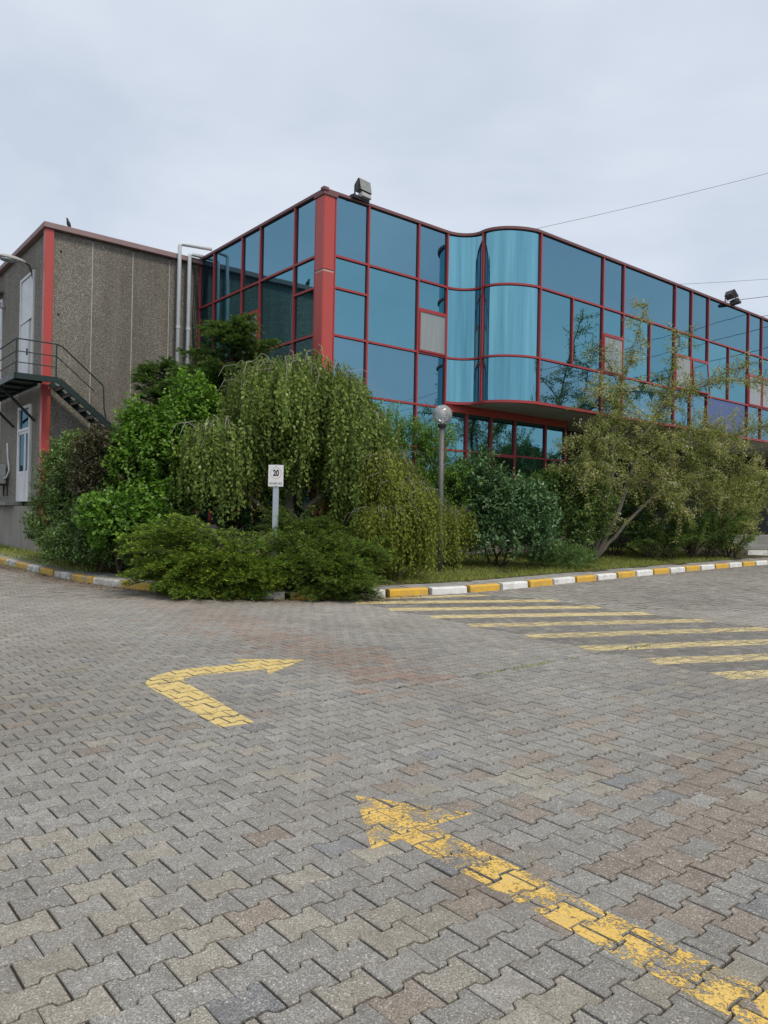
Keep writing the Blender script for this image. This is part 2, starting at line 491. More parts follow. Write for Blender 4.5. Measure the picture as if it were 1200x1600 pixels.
class MB:
    def __init__(s):
        s.v, s.f, s.sm = [], [], []

    def quadbox(s, lo, hi):          # 8 points: lo 4 (ring), hi 4 (ring)
        b = len(s.v)
        s.v += [tuple(p) for p in lo] + [tuple(p) for p in hi]
        s.f += [(b + 3, b + 2, b + 1, b), (b + 4, b + 5, b + 6, b + 7)]
        for i in range(4):
            j = (i + 1) % 4
            s.f.append((b + i, b + j, b + 4 + j, b + 4 + i))

    def box(s, x0, x1, y0, y1, z0, z1):
        s.quadbox([(x0, y0, z0), (x1, y0, z0), (x1, y1, z0), (x0, y1, z0)], [(x0, y0, z1), (x1, y0, z1), (x1, y1, z1), (x0, y1, z1)])
        return s

    def bevbox(s, x0, x1, y0, y1, z0, z1, b=0.01):
        bm = bmesh.new()
        bmesh.ops.create_cube(bm, size=1)
        for v in bm.verts:
            v.co = Vector(((x0 + x1) / 2 + v.co.x * (x1 - x0), (y0 + y1) / 2 + v.co.y * (y1 - y0), (z0 + z1) / 2 + v.co.z * (z1 - z0)))
        bmesh.ops.bevel(bm, geom=list(bm.edges), offset=b, segments=1, affect='EDGES', profile=0.5)
        s.addbm(bm)
        return s

    def addbm(s, bm, mat=None):
        bm.verts.ensure_lookup_table()
        b = len(s.v)
        s.v += [tuple((mat @ v.co) if mat else v.co) for v in bm.verts]
        s.f += [tuple(b + v.index for v in f.verts) for f in bm.faces]
        bm.free()

    def bar(s, p, q, a, b=None, up=(0, 0, 1)):      # rectangular bar from p to q, width a, height b
        b = b or a
        p, q = Vector(p), Vector(q)
        d = (q - p).normalized()
        u = Vector(up)
        if abs(d.dot(u)) > 0.98:
            u = Vector((1, 0, 0))
        x = d.cross(u).normalized()
        y = x.cross(d).normalized()
        ring = lambda c: [c + x * a / 2 + y * b / 2, c - x * a / 2 + y * b / 2, c - x * a / 2 - y * b / 2, c + x * a / 2 - y * b / 2]
        s.quadbox(ring(p), ring(q))
        return s

    def tube(s, pts, rad, sides=8, caps=True):
        pts = [Vector(p) for p in pts]
        if isinstance(rad, (int, float)):
            rad = [rad] * len(pts)
        b = len(s.v)
        ref = None
        for i, p in enumerate(pts):
            d = (pts[min(i + 1, len(pts) - 1)] - pts[max(i - 1, 0)])
            d = d.normalized() if d.length > 1e-9 else Vector((0, 0, 1))
            if ref is None:
                ref = Vector((1, 0, 0)) if abs(d.x) < 0.9 else Vector((0, 1, 0))
            x = (ref - d * ref.dot(d)).normalized()
            ref = x
            y = d.cross(x)
            for k in range(sides):
                a = 2 * math.pi * k / sides
                s.v.append(tuple(p + (x * math.cos(a) + y * math.sin(a)) * rad[i]))
        n = len(pts)
        for i in range(n - 1):
            for k in range(sides):
                k2 = (k + 1) % sides
                s.f.append((b + i * sides + k, b + i * sides + k2, b + (i + 1) * sides + k2, b + (i + 1) * sides + k))
        if caps:
            s.f.append(tuple(b + k for k in reversed(range(sides))))
            s.f.append(tuple(b + (n - 1) * sides + k for k in range(sides)))
        return s

    def lathe(s, prof, c=(0, 0, 0), sides=24):
        b = len(s.v)
        for r, z in prof:
            for k in range(sides):
                a = 2 * math.pi * k / sides
                s.v.append((c[0] + r * math.cos(a), c[1] + r * math.sin(a), c[2] + z))
        for i in range(len(prof) - 1):
            for k in range(sides):
                k2 = (k + 1) % sides
                s.f.append((b + i * sides + k, b + i * sides + k2, b + (i + 1) * sides + k2, b + (i + 1) * sides + k))
        return s

    def sweep(s, path, nrm, n0, n1, z0, z1):        # box profile swept along a 2D path; nrm = outward normals
        b = len(s.v)
        for (x, y), (nx, ny) in zip(path, nrm):
            s.v += [(x + nx * n0, y + ny * n0, z0), (x + nx * n1, y + ny * n1, z0), (x + nx * n1, y + ny * n1, z1), (x + nx * n0, y + ny * n0, z1)]
        n = len(path)
        for i in range(n - 1):
            for k in range(4):
                k2 = (k + 1) % 4
                s.f.append((b + i * 4 + k, b + (i + 1) * 4 + k, b + (i + 1) * 4 + k2, b + i * 4 + k2))
        s.f += [(b, b + 1, b + 2, b + 3), (b + 4 * n - 1, b + 4 * n - 2, b + 4 * n - 3, b + 4 * n - 4)]
        return s

    def prism(s, poly, z0, z1):
        b = len(s.v)
        n = len(poly)
        s.v += [(x, y, z0) for x, y in poly] + [(x, y, z1) for x, y in poly]
        s.f += [tuple(b + i for i in reversed(range(n))), tuple(b + n + i for i in range(n))]
        for i in range(n):
            j = (i + 1) % n
            s.f.append((b + i, b + j, b + n + j, b + n + i))
        return s

    def build(s, name, mat, parent=None, smooth=False, loc=None):
        me = bpy.data.meshes.new(name)
        me.from_pydata(s.v, [], s.f)
        if smooth:
            me.polygons.foreach_set('use_smooth', [True] * len(me.polygons))
        me.update()
        me.materials.append(M[mat])
        o = bpy.data.objects.new(name, me)
        COL.objects.link(o)
        if parent: o.parent = parent
        if loc: o.location = loc
        return o


def tri_mesh(name, V, F, mat, parent=None, tint=None, smooth=False):
    """V (n,3) float array, F (m,3) int array, tint (m,) per face"""
    me = bpy.data.meshes.new(name)
    V = np.ascontiguousarray(V, dtype=np.float32)
    F = np.ascontiguousarray(F, dtype=np.int32)
    me.vertices.add(len(V))
    me.vertices.foreach_set('co', V.ravel())
    me.loops.add(F.size)
    me.loops.foreach_set('vertex_index', F.ravel())
    me.polygons.add(len(F))
    me.polygons.foreach_set('loop_start', np.arange(0, F.size, 3, dtype=np.int32))
    me.polygons.foreach_set('loop_total', np.full(len(F), 3, dtype=np.int32))
    if smooth:
        me.polygons.foreach_set('use_smooth', np.ones(len(F), dtype=bool))
    if tint is not None:
        at = me.attributes.new('tint', 'FLOAT', 'FACE')
        at.data.foreach_set('value', np.ascontiguousarray(tint, dtype=np.float32))
    me.update(calc_edges=True)
    me.materials.append(M[mat])
    o = bpy.data.objects.new(name, me)
    COL.objects.link(o)
    if parent: o.parent = parent
    return o


# ------------------------------------------------------------------ ground
def terr(y):
    t = np.clip(np.asarray(y, dtype=float) - 11.0, 0, 30)
    return 0.012 * t * t / (t + 1.0)


KERB = [(-14.6, 25.5), (-12.2, 22.6), (-10.0, 19.9), (-8.85, 18.55), (-7.68, 17.2), (-6.85, 16.3), (-6.05, 15.5), (-5.0, 14.7), (-4.33, 14.25),
        (-3.3, 13.72), (-2.5, 13.43), (-1.76, 13.33), (-1.0, 13.47), (-0.25, 13.83), (0.089, 14.0), (0.806, 14.43), (1.529, 14.89), (2.237, 15.44), (2.89, 16.04),
        (3.56, 16.7), (4.246, 17.38), (4.87, 18.0), (5.53, 18.64), (6.22, 19.3), (6.93, 19.99), (7.66, 20.69), (8.36, 21.36), (9.05, 22.0),
        (9.76, 22.65), (10.48, 23.3), (11.2, 23.95), (11.95, 24.6), (12.8, 25.33), (15.5, 27.7), (20.0, 31.6), (30, 40.2)]


def resample(P, step):
    P = np.array(P, float)
    dense = []
    for i in range(len(P) - 1):
        p0, p1, p2, p3 = P[max(i - 1, 0)], P[i], P[i + 1], P[min(i + 2, len(P) - 1)]
        for t in np.linspace(0, 1, 14, endpoint=False):
            dense.append(0.5 * ((2 * p1) + (-p0 + p2) * t + (2 * p0 - 5 * p1 + 4 * p2 - p3) * t * t + (-p0 + 3 * p1 - 3 * p2 + p3) * t ** 3))
    dense.append(P[-1])
    D = np.array(dense)
    L = np.concatenate([[0], np.cumsum(np.linalg.norm(np.diff(D, axis=0), axis=1))])
    s = np.arange(0, L[-1], step)
    return np.stack([np.interp(s, L, D[:, 0]), np.interp(s, L, D[:, 1])], 1)


KP = resample(KERB, 0.05)                        # fine polyline of the kerb's outer foot
KT = np.gradient(KP, axis=0)
KT /= np.linalg.norm(KT, axis=1)[:, None]
KN = np.stack([-KT[:, 1], KT[:, 0]], 1)          # points into the garden


def kdist(P):                                    # signed distance to kerb line, + inside the garden
    P = np.asarray(P, float)
    out = np.empty(len(P))
    K = KP[::4]
    N = KN[::4]
    for a in range(0, len(P), 4000):
        q = P[a:a + 4000]
        d2 = ((q[:, None, :] - K[None]) ** 2).sum(2)
        j = d2.argmin(1)
        sgn = np.sign(((q - K[j]) * N[j]).sum(1))
        out[a:a + 4000] = np.sqrt(d2[np.arange(len(q)), j]) * sgn
    return out


def garden_z(x, y):
    d = np.clip(kdist(np.stack([np.atleast_1d(x), np.atleast_1d(y)], 1)), 0, 9)
    return terr(np.atleast_1d(y)) + 0.125 + 0.17 * np.clip((d - 0.8) / 3.0, 0, 1)


def gz(x, y):
    return float(garden_z(x, y)[0])


# one sheet to the horizon (bed under the pavers)
def axis(a, b, st, far):
    c = list(np.arange(a, b + 1e-6, st))
    k, x = 2, st
    left, right = [], []
    while x < far:
        x *= 1.7
        left.append(a - x)
        right.append(b + x)
    return np.array(left[::-1] + c + right)


gx, gy = axis(-40, 60, 1.0, 1800), axis(-30, 60, 1.0, 1800)
X, Y = np.meshgrid(gx, gy)
Z = terr(Y) - 0.0115
V = np.stack([X.ravel(), Y.ravel(), Z.ravel()], 1)
nx_ = len(gx)
idx = np.arange(len(V)).reshape(len(gy), nx_)
a_, b_, c_, d_ = idx[:-1, :-1].ravel(), idx[:-1, 1:].ravel(), idx[1:, 1:].ravel(), idx[1:, :-1].ravel()
F = np.concatenate([np.stack([a_, b_, c_], 1), np.stack([a_, c_, d_], 1)])
pavement = tri_mesh('pavement', V, F, 'joint_soil', smooth=True)
tag(pavement, 'grey interlocking paver yard with sandy joints', None, None, 'structure')

# pavers ------------------------------------------------------------
TH = R(40.0)
PU = np.array([math.cos(TH), math.sin(TH)])
PV = np.array([-math.sin(TH), math.cos(TH)])
PL, PW, PA, GAP = 0.20, 0.146, 0.0125, 0.0084


def outline(smooth):
    L2, W2 = PL / 2 - GAP / 2, PW / 2 - GAP / 2
    if smooth:
        xs = [-0.5, -0.31, -0.275, -0.225, -0.19, 0.19, 0.225, 0.275, 0.31, 0.5]
        ss = [1, 1, 0.8, -0.8, -1, -1, -0.8, 0.8, 1, 1]
    else:
        xs = [-0.5, -0.3, -0.2, 0.2, 0.3, 0.5]
        ss = [1, 1, -1, -1, 1, 1]
    top = [(max(-L2, min(L2, x * PL)), W2 + s * PA) for x, s in zip(xs, ss)]
    return np.array([(x, -y) for x, y in top] + top[::-1])     # counter-clockwise


def inset(poly, d):
    n = len(poly)
    o = []
    for i in range(n):
        e0 = poly[i] - poly[i - 1]
        e1 = poly[(i + 1) % n] - poly[i]
        n0 = np.array([-e0[1], e0[0]]) / np.linalg.norm(e0)
        n1 = np.array([-e1[1], e1[0]]) / np.linalg.norm(e1)
        m = n0 + n1
        o.append(poly[i] + m * d / max(0.5, m @ n0))
    return np.array(o)


OUT_S, OUT_C = outline(True), outline(False)
# lattice of pavers; one laying joint (a slightly wider gap) runs across the yard
SEAM_V = float(np.array([0.66, 7.12]) @ PV)
rows = []
kmax = 260
for r_ in range(-160, 220):
    v0 = r_ * PW
    off = 0.5 * PL * (r_ % 2)
    gap = 0.016 if v0 > SEAM_V else 0.0
    us = np.arange(-60, 260) * PL + off
    P = us[:, None] * PU[None] + (v0 + gap) * PV[None]
    keep = (P[:, 1] > 0.25) & (P[:, 1] < 30) & (np.abs(P[:, 0]) < 0.56 * P[:, 1] + 2.2)
    rows.append(P[keep])
PC = np.concatenate(rows)
PC = PC[kdist(PC) < 0.04]
# far right and behind the kerb nothing is paved beyond the camera's reach
NP = len(PC)
PC = PC + RNG.normal(0, 0.0010, PC.shape)
ROT = RNG.normal(0, 0.006, NP)
TX, TY = RNG.normal(0, 0.009, NP), RNG.normal(0, 0.009, NP)
DZ = RNG.normal(0, 0.0016, NP)


def vnoise(P, sc, seed):
    g = np.random.default_rng(seed).random((64, 64))
    q = P * sc
    i = np.floor(q).astype(int)
    f = q - i
    f = f * f * (3 - 2 * f)
    a, b = i[:, 0] % 64, i[:, 1] % 64
    a1, b1 = (a + 1) % 64, (b + 1) % 64
    return (g[a, b] * (1 - f[:, 0]) + g[a1, b] * f[:, 0]) * (1 - f[:, 1]) + (g[a, b1] * (1 - f[:, 0]) + g[a1, b1] * f[:, 0]) * f[:, 1]


GREY, TAN, BROWN, REDB, DARK = (0.262, 0.252, 0.230), (0.296, 0.275, 0.230), (0.258, 0.222, 0.185), (0.275, 0.195, 0.155), (0.205, 0.206, 0.206)
pt = vnoise(PC, 0.8, 3)
# stock of tan stones near the front left, brown ones to the right
ptan = 0.06 + 0.30 * np.exp(-(((PC[:, 0] + 1.1) / 1.0) ** 2 + ((PC[:, 1] - 2.6) / 0.7) ** 2)) + 0.18 * np.exp(-(((PC[:, 0] - 1.9) / 1.0) ** 2 + ((PC[:, 1] - 3.7) / 1.2) ** 2))
ptan *= 0.35 + 1.3 * pt
pbrown = 0.03 + 0.62 * np.exp(-(((PC[:, 0] - 1.7) / 1.0) ** 2 + ((PC[:, 1] - 3.7) / 1.4) ** 2))
# reddish strip that runs from the shrubs towards the middle of the yard
A_, B_ = np.array([-3.6, 12.9]), np.array([0.35, 6.9])
AB = (B_ - A_) / np.linalg.norm(B_ - A_)
rel = PC - A_
al, ac = rel @ AB, rel @ np.array([-AB[1], AB[0]])
pred = 1.0 * np.exp(-(ac / 0.5) ** 2) * ((al > -0.8) & (al < 7.2)) * (0.4 + 0.9 * vnoise(PC, 1.7, 9))
u_ = RNG.random(NP)
PCOL = np.tile(np.array(GREY), (NP, 1))
PCOL[u_ < ptan] = TAN
u2 = RNG.random(NP)
PCOL[u2 < pbrown] = BROWN
u3 = RNG.random(NP)
PCOL[u3 < pred] = BROWN
PCOL[u3 < pred * 0.42] = REDB
band = (0.42 * np.exp(-(ac / 0.45) ** 2) * np.clip((al + 0.8) / 1.0, 0, 1) * np.clip((7.6 - al) / 1.5, 0, 1))[:, None]
PCOL = PCOL * (1 - band) + np.array((0.262, 0.196, 0.158)) * band
PCOL[RNG.random(NP) < 0.03] = DARK
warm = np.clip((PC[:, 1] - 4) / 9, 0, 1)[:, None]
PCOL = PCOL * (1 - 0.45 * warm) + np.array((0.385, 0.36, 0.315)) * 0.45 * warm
PCOL *= (1 + RNG.normal(0, 0.055, NP))[:, None]
PCOL *= 0.94
PCOL *= (1 + 0.22 * (vnoise(PC, 0.35, 21) - 0.5))[:, None]

kd = kdist(PC)
dirt = np.where(PC[:, 0] < 0.3, np.exp(-(kd / 0.75) ** 2), 0.4 * np.exp(-(kd / 0.3) ** 2))[:, None] * (0.35 + 0.65 * vnoise(PC, 1.3, 60))[:, None]
PCOL = PCOL * (1 - 0.75 * dirt) + np.array((0.175, 0.128, 0.090)) * 0.75 * dirt

inview = (np.abs(PC[:, 0]) < 0.515 * PC[:, 1] + 0.05) & (PC[:, 1] > 2.17)
order = np.argsort(np.where(inview, PC[:, 1], 1e6))
SINGLE = np.zeros(NP, bool)
SINGLE[order[:300]] = True

# a few variants of the single paver, shared by the 300 nearest
variants = []
for k in range(5):
    bm = bmesh.new()
    rr = np.random.default_rng(50 + k)
    po = OUT_S + rr.normal(0, 0.0007, OUT_S.shape)
    rings = [(po, -0.028), (po, -0.0035), (inset(po, 0.0035), 0.0)]
    vs = [[bm.verts.new((x, y, z)) for x, y in ring] for ring, z in rings]
    n = len(po)
    for a in range(2):
        for i in range(n):
            j = (i + 1) % n
            bm.faces.new((vs[a][i], vs[a][j], vs[a + 1][j], vs[a + 1][i]))
    bm.faces.new(vs[2])
    me = bpy.data.meshes.new('paver')
    bm.to_mesh(me)
    bm.free()
    me.materials.append(M['paver_single'])
    variants.append(me)
for i in order[:300]:
    o = bpy.data.objects.new('paver', variants[i % 5])
    COL.objects.link(o)
    o.parent = pavement
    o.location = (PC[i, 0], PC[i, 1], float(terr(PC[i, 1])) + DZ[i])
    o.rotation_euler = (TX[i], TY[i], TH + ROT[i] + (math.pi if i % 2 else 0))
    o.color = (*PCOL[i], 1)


def paver_pts(i, loc2):        # local outline -> world
    c, s = math.cos(TH + ROT[i]), math.sin(TH + ROT[i])
    x = PC[i, 0] + loc2[:, 0] * c - loc2[:, 1] * s
    y = PC[i, 1] + loc2[:, 0] * s + loc2[:, 1] * c
    return np.stack([x, y], 1)


def paver_top(i, pts):
    return terr(pts[:, 1]) + DZ[i] + (pts[:, 1] - PC[i, 1]) * TX[i] - (pts[:, 0] - PC[i, 0]) * TY[i]


rest = np.where(~SINGLE)[0]
IN_C = inset(OUT_C, 0.004)
verts, faces, fcol = [], [], []
nb = 0
n = len(OUT_C)
for i in rest:
    near = PC[i, 1] < 13
    a = paver_pts(i, OUT_C)
    zt = paver_top(i, a)
    if near:
        b = paver_pts(i, IN_C)
        zb = paver_top(i, b)
        verts.append(np.column_stack([a, zt - 0.010]))
        verts.append(np.column_stack([b, zb]))
        for k in range(n):
            j = (k + 1) % n
            faces.append((nb + k, nb + j, nb + n + j, nb + n + k))
        faces.append(tuple(range(nb + n, nb + 2 * n)))
        fcol.append((i, n + 1))
        nb += 2 * n
    else:
        verts.append(np.column_stack([a, zt]))
        faces.append(tuple(range(nb, nb + n)))
        fcol.append((i, 1))
        nb += n
me = bpy.data.meshes.new('paver_field')
me.from_pydata(np.concatenate(verts).tolist(), [], faces)
at = me.attributes.new('pcol', 'FLOAT_COLOR', 'FACE')
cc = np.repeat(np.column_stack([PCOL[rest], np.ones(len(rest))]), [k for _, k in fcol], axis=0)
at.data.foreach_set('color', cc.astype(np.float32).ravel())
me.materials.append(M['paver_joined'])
o = bpy.data.objects.new('paver_field', me)
COL.objects.link(o)
o.parent = pavement
o['kind'] = 'stuff'


# painted markings: thin sheets cut to the tops of the pavers they lie on ------------
def clip_convex(sub, tri):
    o = [tuple(p) for p in sub]
    area = (tri[1][0] - tri[0][0]) * (tri[2][1] - tri[0][1]) - (tri[2][0] - tri[0][0]) * (tri[1][1] - tri[0][1])
    if area < 0:
        tri = tri[::-1]
    for k in range(3):
        ax, ay = tri[k]
        bx, by = tri[(k + 1) % 3]
        ins = lambda p: (bx - ax) * (p[1] - ay) - (by - ay) * (p[0] - ax)
        res = []
        for q in range(len(o)):
            p0, p1 = o[q - 1], o[q]
            d0, d1 = ins(p0), ins(p1)
            if (d0 >= 0) != (d1 >= 0):
                t = d0 / (d0 - d1)
                res.append((p0[0] + (p1[0] - p0[0]) * t, p0[1] + (p1[1] - p0[1]) * t))
            if d1 >= 0:
                res.append(p1)
        o = res
        if len(o) < 3:
            return []
    return o


def marking(name, poly, mat, parent=None, lift=0.0016):
    poly = np.array(poly, float)
    tris = [[tuple(poly[i]) for i in t] for t in tessellate_polygon([[Vector((x, y, 0)) for x, y in poly]])]
    lo, hi = poly.min(0) - 0.12, poly.max(0) + 0.12
    cand = np.where((PC[:, 0] > lo[0]) & (PC[:, 0] < hi[0]) & (PC[:, 1] > lo[1]) & (PC[:, 1] < hi[1]))[0]
    mb = MB()
    for i in cand:
        a = paver_pts(i, inset(OUT_S if SINGLE[i] else OUT_C, 0.0015))
        for tr in tris:
            c = clip_convex(a, tr)
            if len(c) >= 3:
                c = np.array(c)
                z = paver_top(i, c) + lift
                b = len(mb.v)
                mb.v += np.column_stack([c, z]).tolist()
                mb.f.append(tuple(range(b, b + len(c))))
    return mb.build(name, mat, parent)


AX = np.array([-0.622, 0.783])                # arrow axis, pointing away
AP = np.array([0.783, 0.622])                 # to its right
A0 = np.array([0.79, 2.872])
pt_ = lambda al, pe: tuple(A0 + AX * al + AP * pe)
arrow = marking('painted_arrow', [pt_(1.53, 0.05), pt_(0.98, 0.385), pt_(0.98, 0.112), pt_(-1.6, 0.112), pt_(-1.6, -0.112), pt_(0.955, -0.112), pt_(0.955, -0.285)], 'yellow_worn')
tag(arrow, 'large worn yellow straight arrow painted on the pavers at the front', 'road marking', 'painted arrows on the yard')
turn = marking('painted_arrow', [(-1.115, 5.35), (-0.905, 5.50), (-1.642, 6.62), (-1.76, 6.80), (-1.785, 6.92), (-1.72, 7.02), (-1.6, 7.11), (-1.115, 7.39), (-1.052, 7.16), (-0.798, 7.92),
                                  (-1.545, 7.88), (-1.377, 7.66), (-1.865, 7.35), (-2.0, 7.18), (-2.062, 7.02), (-2.085, 6.79), (-2.037, 6.61), (-1.662, 6.10)], 'yellow_old')
tag(turn, 'curved yellow right-turn arrow painted on the pavers further back', 'road marking', 'painted arrows on the yard')

cw = empty('crosswalk', (0, 0, 0))
tag(cw, 'zebra crossing of faded yellow and dark grey stripes in front of the painted kerb', 'crosswalk')
SL = [(0.05, 13.78), (-0.431, 13.06), (0.144, 12.28), (0.755, 11.51), (1.249, 10.67), (1.90, 9.78), (2.38, 8.95), (2.908, 8.2), (3.347, 7.5)]
SR = [(2.0, 14.62), (3.194, 13.95), (3.735, 13.13), (4.348, 12.42), (4.97, 11.70), (5.56, 10.95), (6.15, 10.1), (6.75, 9.3), (7.3, 8.55)]
for k in range(9):
    l, r = np.array(SL[k]), np.array(SR[k])
    d = (r - l) / np.linalg.norm(r - l)
    nrm = np.array([-d[1], d[0]])
    hw = 0.175 if k else 0.12
    marking('yellow_stripe', [l - nrm * hw - d * 0.05, r - nrm * hw, r + nrm * hw, l + nrm * hw], 'yellow_stripe' if k < 4 else 'yellow_faded', cw)
    if 0 < k:
        l0, r0 = np.array(SL[k - 1]), np.array(SR[k - 1])
        hw0 = 0.185 if k > 1 else 0.13
        marking('dark_stripe', [l + nrm * 0.185, r + nrm * 0.185, r0 - nrm * hw0, l0 - nrm * hw0], 'black_stripe', cw)

# kerb -------------------------------------------------------------
kerb = empty('kerb', (0, 0, 0))
tag(kerb, None, None, None, 'structure')
seg = 0.95
acc = np.arange(len(KP)) * 0.05
i0 = int(np.argmin(((KP - np.array([0.089, 14.0])) ** 2).sum(1)))
start = acc[i0] % seg
bounds = np.arange(start, acc[-1] - seg, seg)
k0 = int(round((acc[i0] - start) / seg))
for k, s0 in enumerate(bounds):
    ids = np.where((acc >= s0 + 0.004) & (acc <= s0 + seg - 0.004))[0]
    if len(ids) < 5 or KP[ids[0], 1] > 36 or abs(KP[ids[0], 0]) > 19:
        continue
    ids = ids[[0, 4, 9, 13, -1]]
    bm = bmesh.new()
    jz, jn = random.uniform(-0.006, 0.006), random.uniform(-0.006, 0.006)
    prof = [(0.0, -0.03), (0.008, 0.105), (0.028, 0.13), (0.15, 0.132), (0.155, -0.03)]
    vs = []
    for q in ids:
        vs.append([bm.verts.new((KP[q, 0] + KN[q, 0] * (a + jn), KP[q, 1] + KN[q, 1] * (a + jn), float(terr(KP[q, 1])) + z + jz)) for a, z in prof])
    for a in range(len(ids) - 1):
        for c in range(4):
            bm.faces.new((vs[a][c], vs[a + 1][c], vs[a + 1][c + 1], vs[a][c + 1]))
    bm.faces.new(vs[0])
    bm.faces.new(vs[-1][::-1])
    bmesh.ops.recalc_face_normals(bm, faces=list(bm.faces))
    me = bpy.data.meshes.new('kerb_stone')
    bm.to_mesh(me)
    bm.free()
    yellow = ((k - k0) % 2 == 0)
    worn = KP[ids[0], 0] < -1.2
    me.materials.append(M[('kerb_yellow' if yellow else 'kerb_white') + ('_worn' if worn else '')])
    o = bpy.data.objects.new('kerb_stone', me)
    COL.objects.link(o)
    o.parent = kerb

# footpath strip of small slabs behind the kerb
mb = MB()
for s in np.arange(0.0, acc[-1] - 1, 0.205):
    q0, q1 = int((s + 0.004) / 0.05), int((s + 0.2) / 0.05)
    q0, q1 = min(q0, len(KP) - 2), min(q1, len(KP) - 1)
    if KP[q0, 1] > 34:
        continue
    wide = 4 if KP[q0, 0] < 11.5 else 11
    for rr in range(wide):
        a, b = 0.162 + rr * 0.165, 0.162 + rr * 0.165 + 0.158
        fr_ = lambda q, e, off: KP[q] * 1 + KN[q] * off
        z = lambda p: float(terr(p[1])) + 0.118 + random.uniform(-0.003, 0.003)
        pts = [fr_(q0, 0, a), fr_(q1, 0, a), fr_(q1, 0, b), fr_(q0, 0, b)]
        zz = random.uniform(-0.004, 0.004)
        base = len(mb.v)
        mb.v += [(p[0], p[1], float(terr(p[1])) + 0.120 + zz) for p in pts] + [(p[0], p[1], float(terr(p[1])) + 0.09) for p in pts]
        mb.f += [(base, base + 1, base + 2, base + 3)] + [(base + i, base + 4 + i, base + 4 + (i + 1) % 4, base + (i + 1) % 4) for i in range(4)]
fp = mb.build('footpath', 'footpath_slab')
tag(fp, None, None, None, 'structure')

# garden soil
inner = KP[::6] + KN[::6] * 0.10
ok = inner[:, 1] < 36
inner = inner[ok]
poly = inner.tolist() + [(34, 60), (-34, 60), (-34, 40)]
gp = np.array(poly)
ptsv = [Vector(p) for p in poly]
ext = []
for xx in np.arange(-16, 30, 0.8):
    for yy in np.arange(13.2, 40, 0.8):
        p = np.array([xx + RNG.uniform(-.2, .2), yy + RNG.uniform(-.2, .2)])
        ext.append(p)
ext = np.array(ext)
ext = ext[kdist(ext) > 0.35]
ptsv += [Vector(p) for p in ext]
res = delaunay_2d_cdt(ptsv, [], [list(range(len(poly)))], 1, 1e-5)
gv = np.array([(v.x, v.y) for v in res[0]])
gd = kdist(gv)
gzv = garden_z(gv[:, 0], gv[:, 1]) + np.where(gd < 0.86, -0.035, RNG.normal(-0.005, 0.012, len(gv)))
garden = tri_mesh('garden_ground', np.column_stack([gv, gzv]), np.array([f for f in res[2] if len(f) == 3]), 'garden_soil', smooth=True)
tag(garden, None, None, None, 'structure')

# ------------------------------------------------------------------ glass office building
CX, CY, BR = -1.6539, 19.5, R(39.1)
bld = empty('office_building', (CX, CY, 0), BR)
tag(bld, 'two-storey office building clad in blue mirror glass with red frames and a curved bay', 'building')
ZT, Z2, ZH, Z4, Z5, ZS, ZB = 9.80, 8.23, 7.41, 6.18, 4.70, 3.50, 1.15
BAY = -1.82
ZBB = 4.88                                       # underside of the overhanging bay


def frame_map(kind):
    if kind == 'right': return lambda s, n, z: (s, -n, z)
    if kind == 'left': return lambda s, n, z: (-n, s, z)
    if kind == 'bay': return lambda s, n, z: (s, BAY - n, z)


def fbox(P, s0, s1, n0, n1, z0, z1):
    mb = MB()
    lo = [P(s0, n0, z0), P(s1, n0, z0), P(s1, n1, z0), P(s0, n1, z0)]
    hi = [P(s0, n0, z1), P(s1, n0, z1), P(s1, n1, z1), P(s0, n1, z1)]
    mb.quadbox(lo, hi)
    return mb


def fix_normals(o):
    bm = bmesh.new()
    bm.from_mesh(o.data)
    bmesh.ops.recalc_face_normals(bm, faces=list(bm.faces))
    bm.to_mesh(o.data)
    bm.free()
    return o


HM = 0.028                                       # half width of a mullion


def pane(P, s0, s1, z0, z1, mat, parent, tilt=0.0016):
    mb = MB()
    a, b = random.uniform(-tilt, tilt), random.uniform(-tilt, tilt)
    sm, zm = (s0 + s1) / 2, (z0 + z1) / 2
    n = lambda s, z: (s - sm) * a + (z - zm) * b + 0.012
    q = [(s0, z0), (s1, z0), (s1, z1), (s0, z1)]
    mb.quadbox([P(s, n(s, z) - 0.02, z) for s, z in q], [P(s, n(s, z), z) for s, z in q])
    return fix_normals(mb.build('pane', mat, parent))


def mullion(P, s, z0, z1, parent, hw=HM, n1=0.072):
    return fix_normals(fbox(P, s - hw, s + hw, -0.03, n1, z0, z1).build('mullion', 'red_frame', parent))


def transom(P, s0, s1, z, parent, hh=0.028, n1=0.066):
    return fix_normals(fbox(P, s0 + HM, s1 - HM, -0.03, n1, z - hh, z + hh).build('transom', 'red_frame', parent))


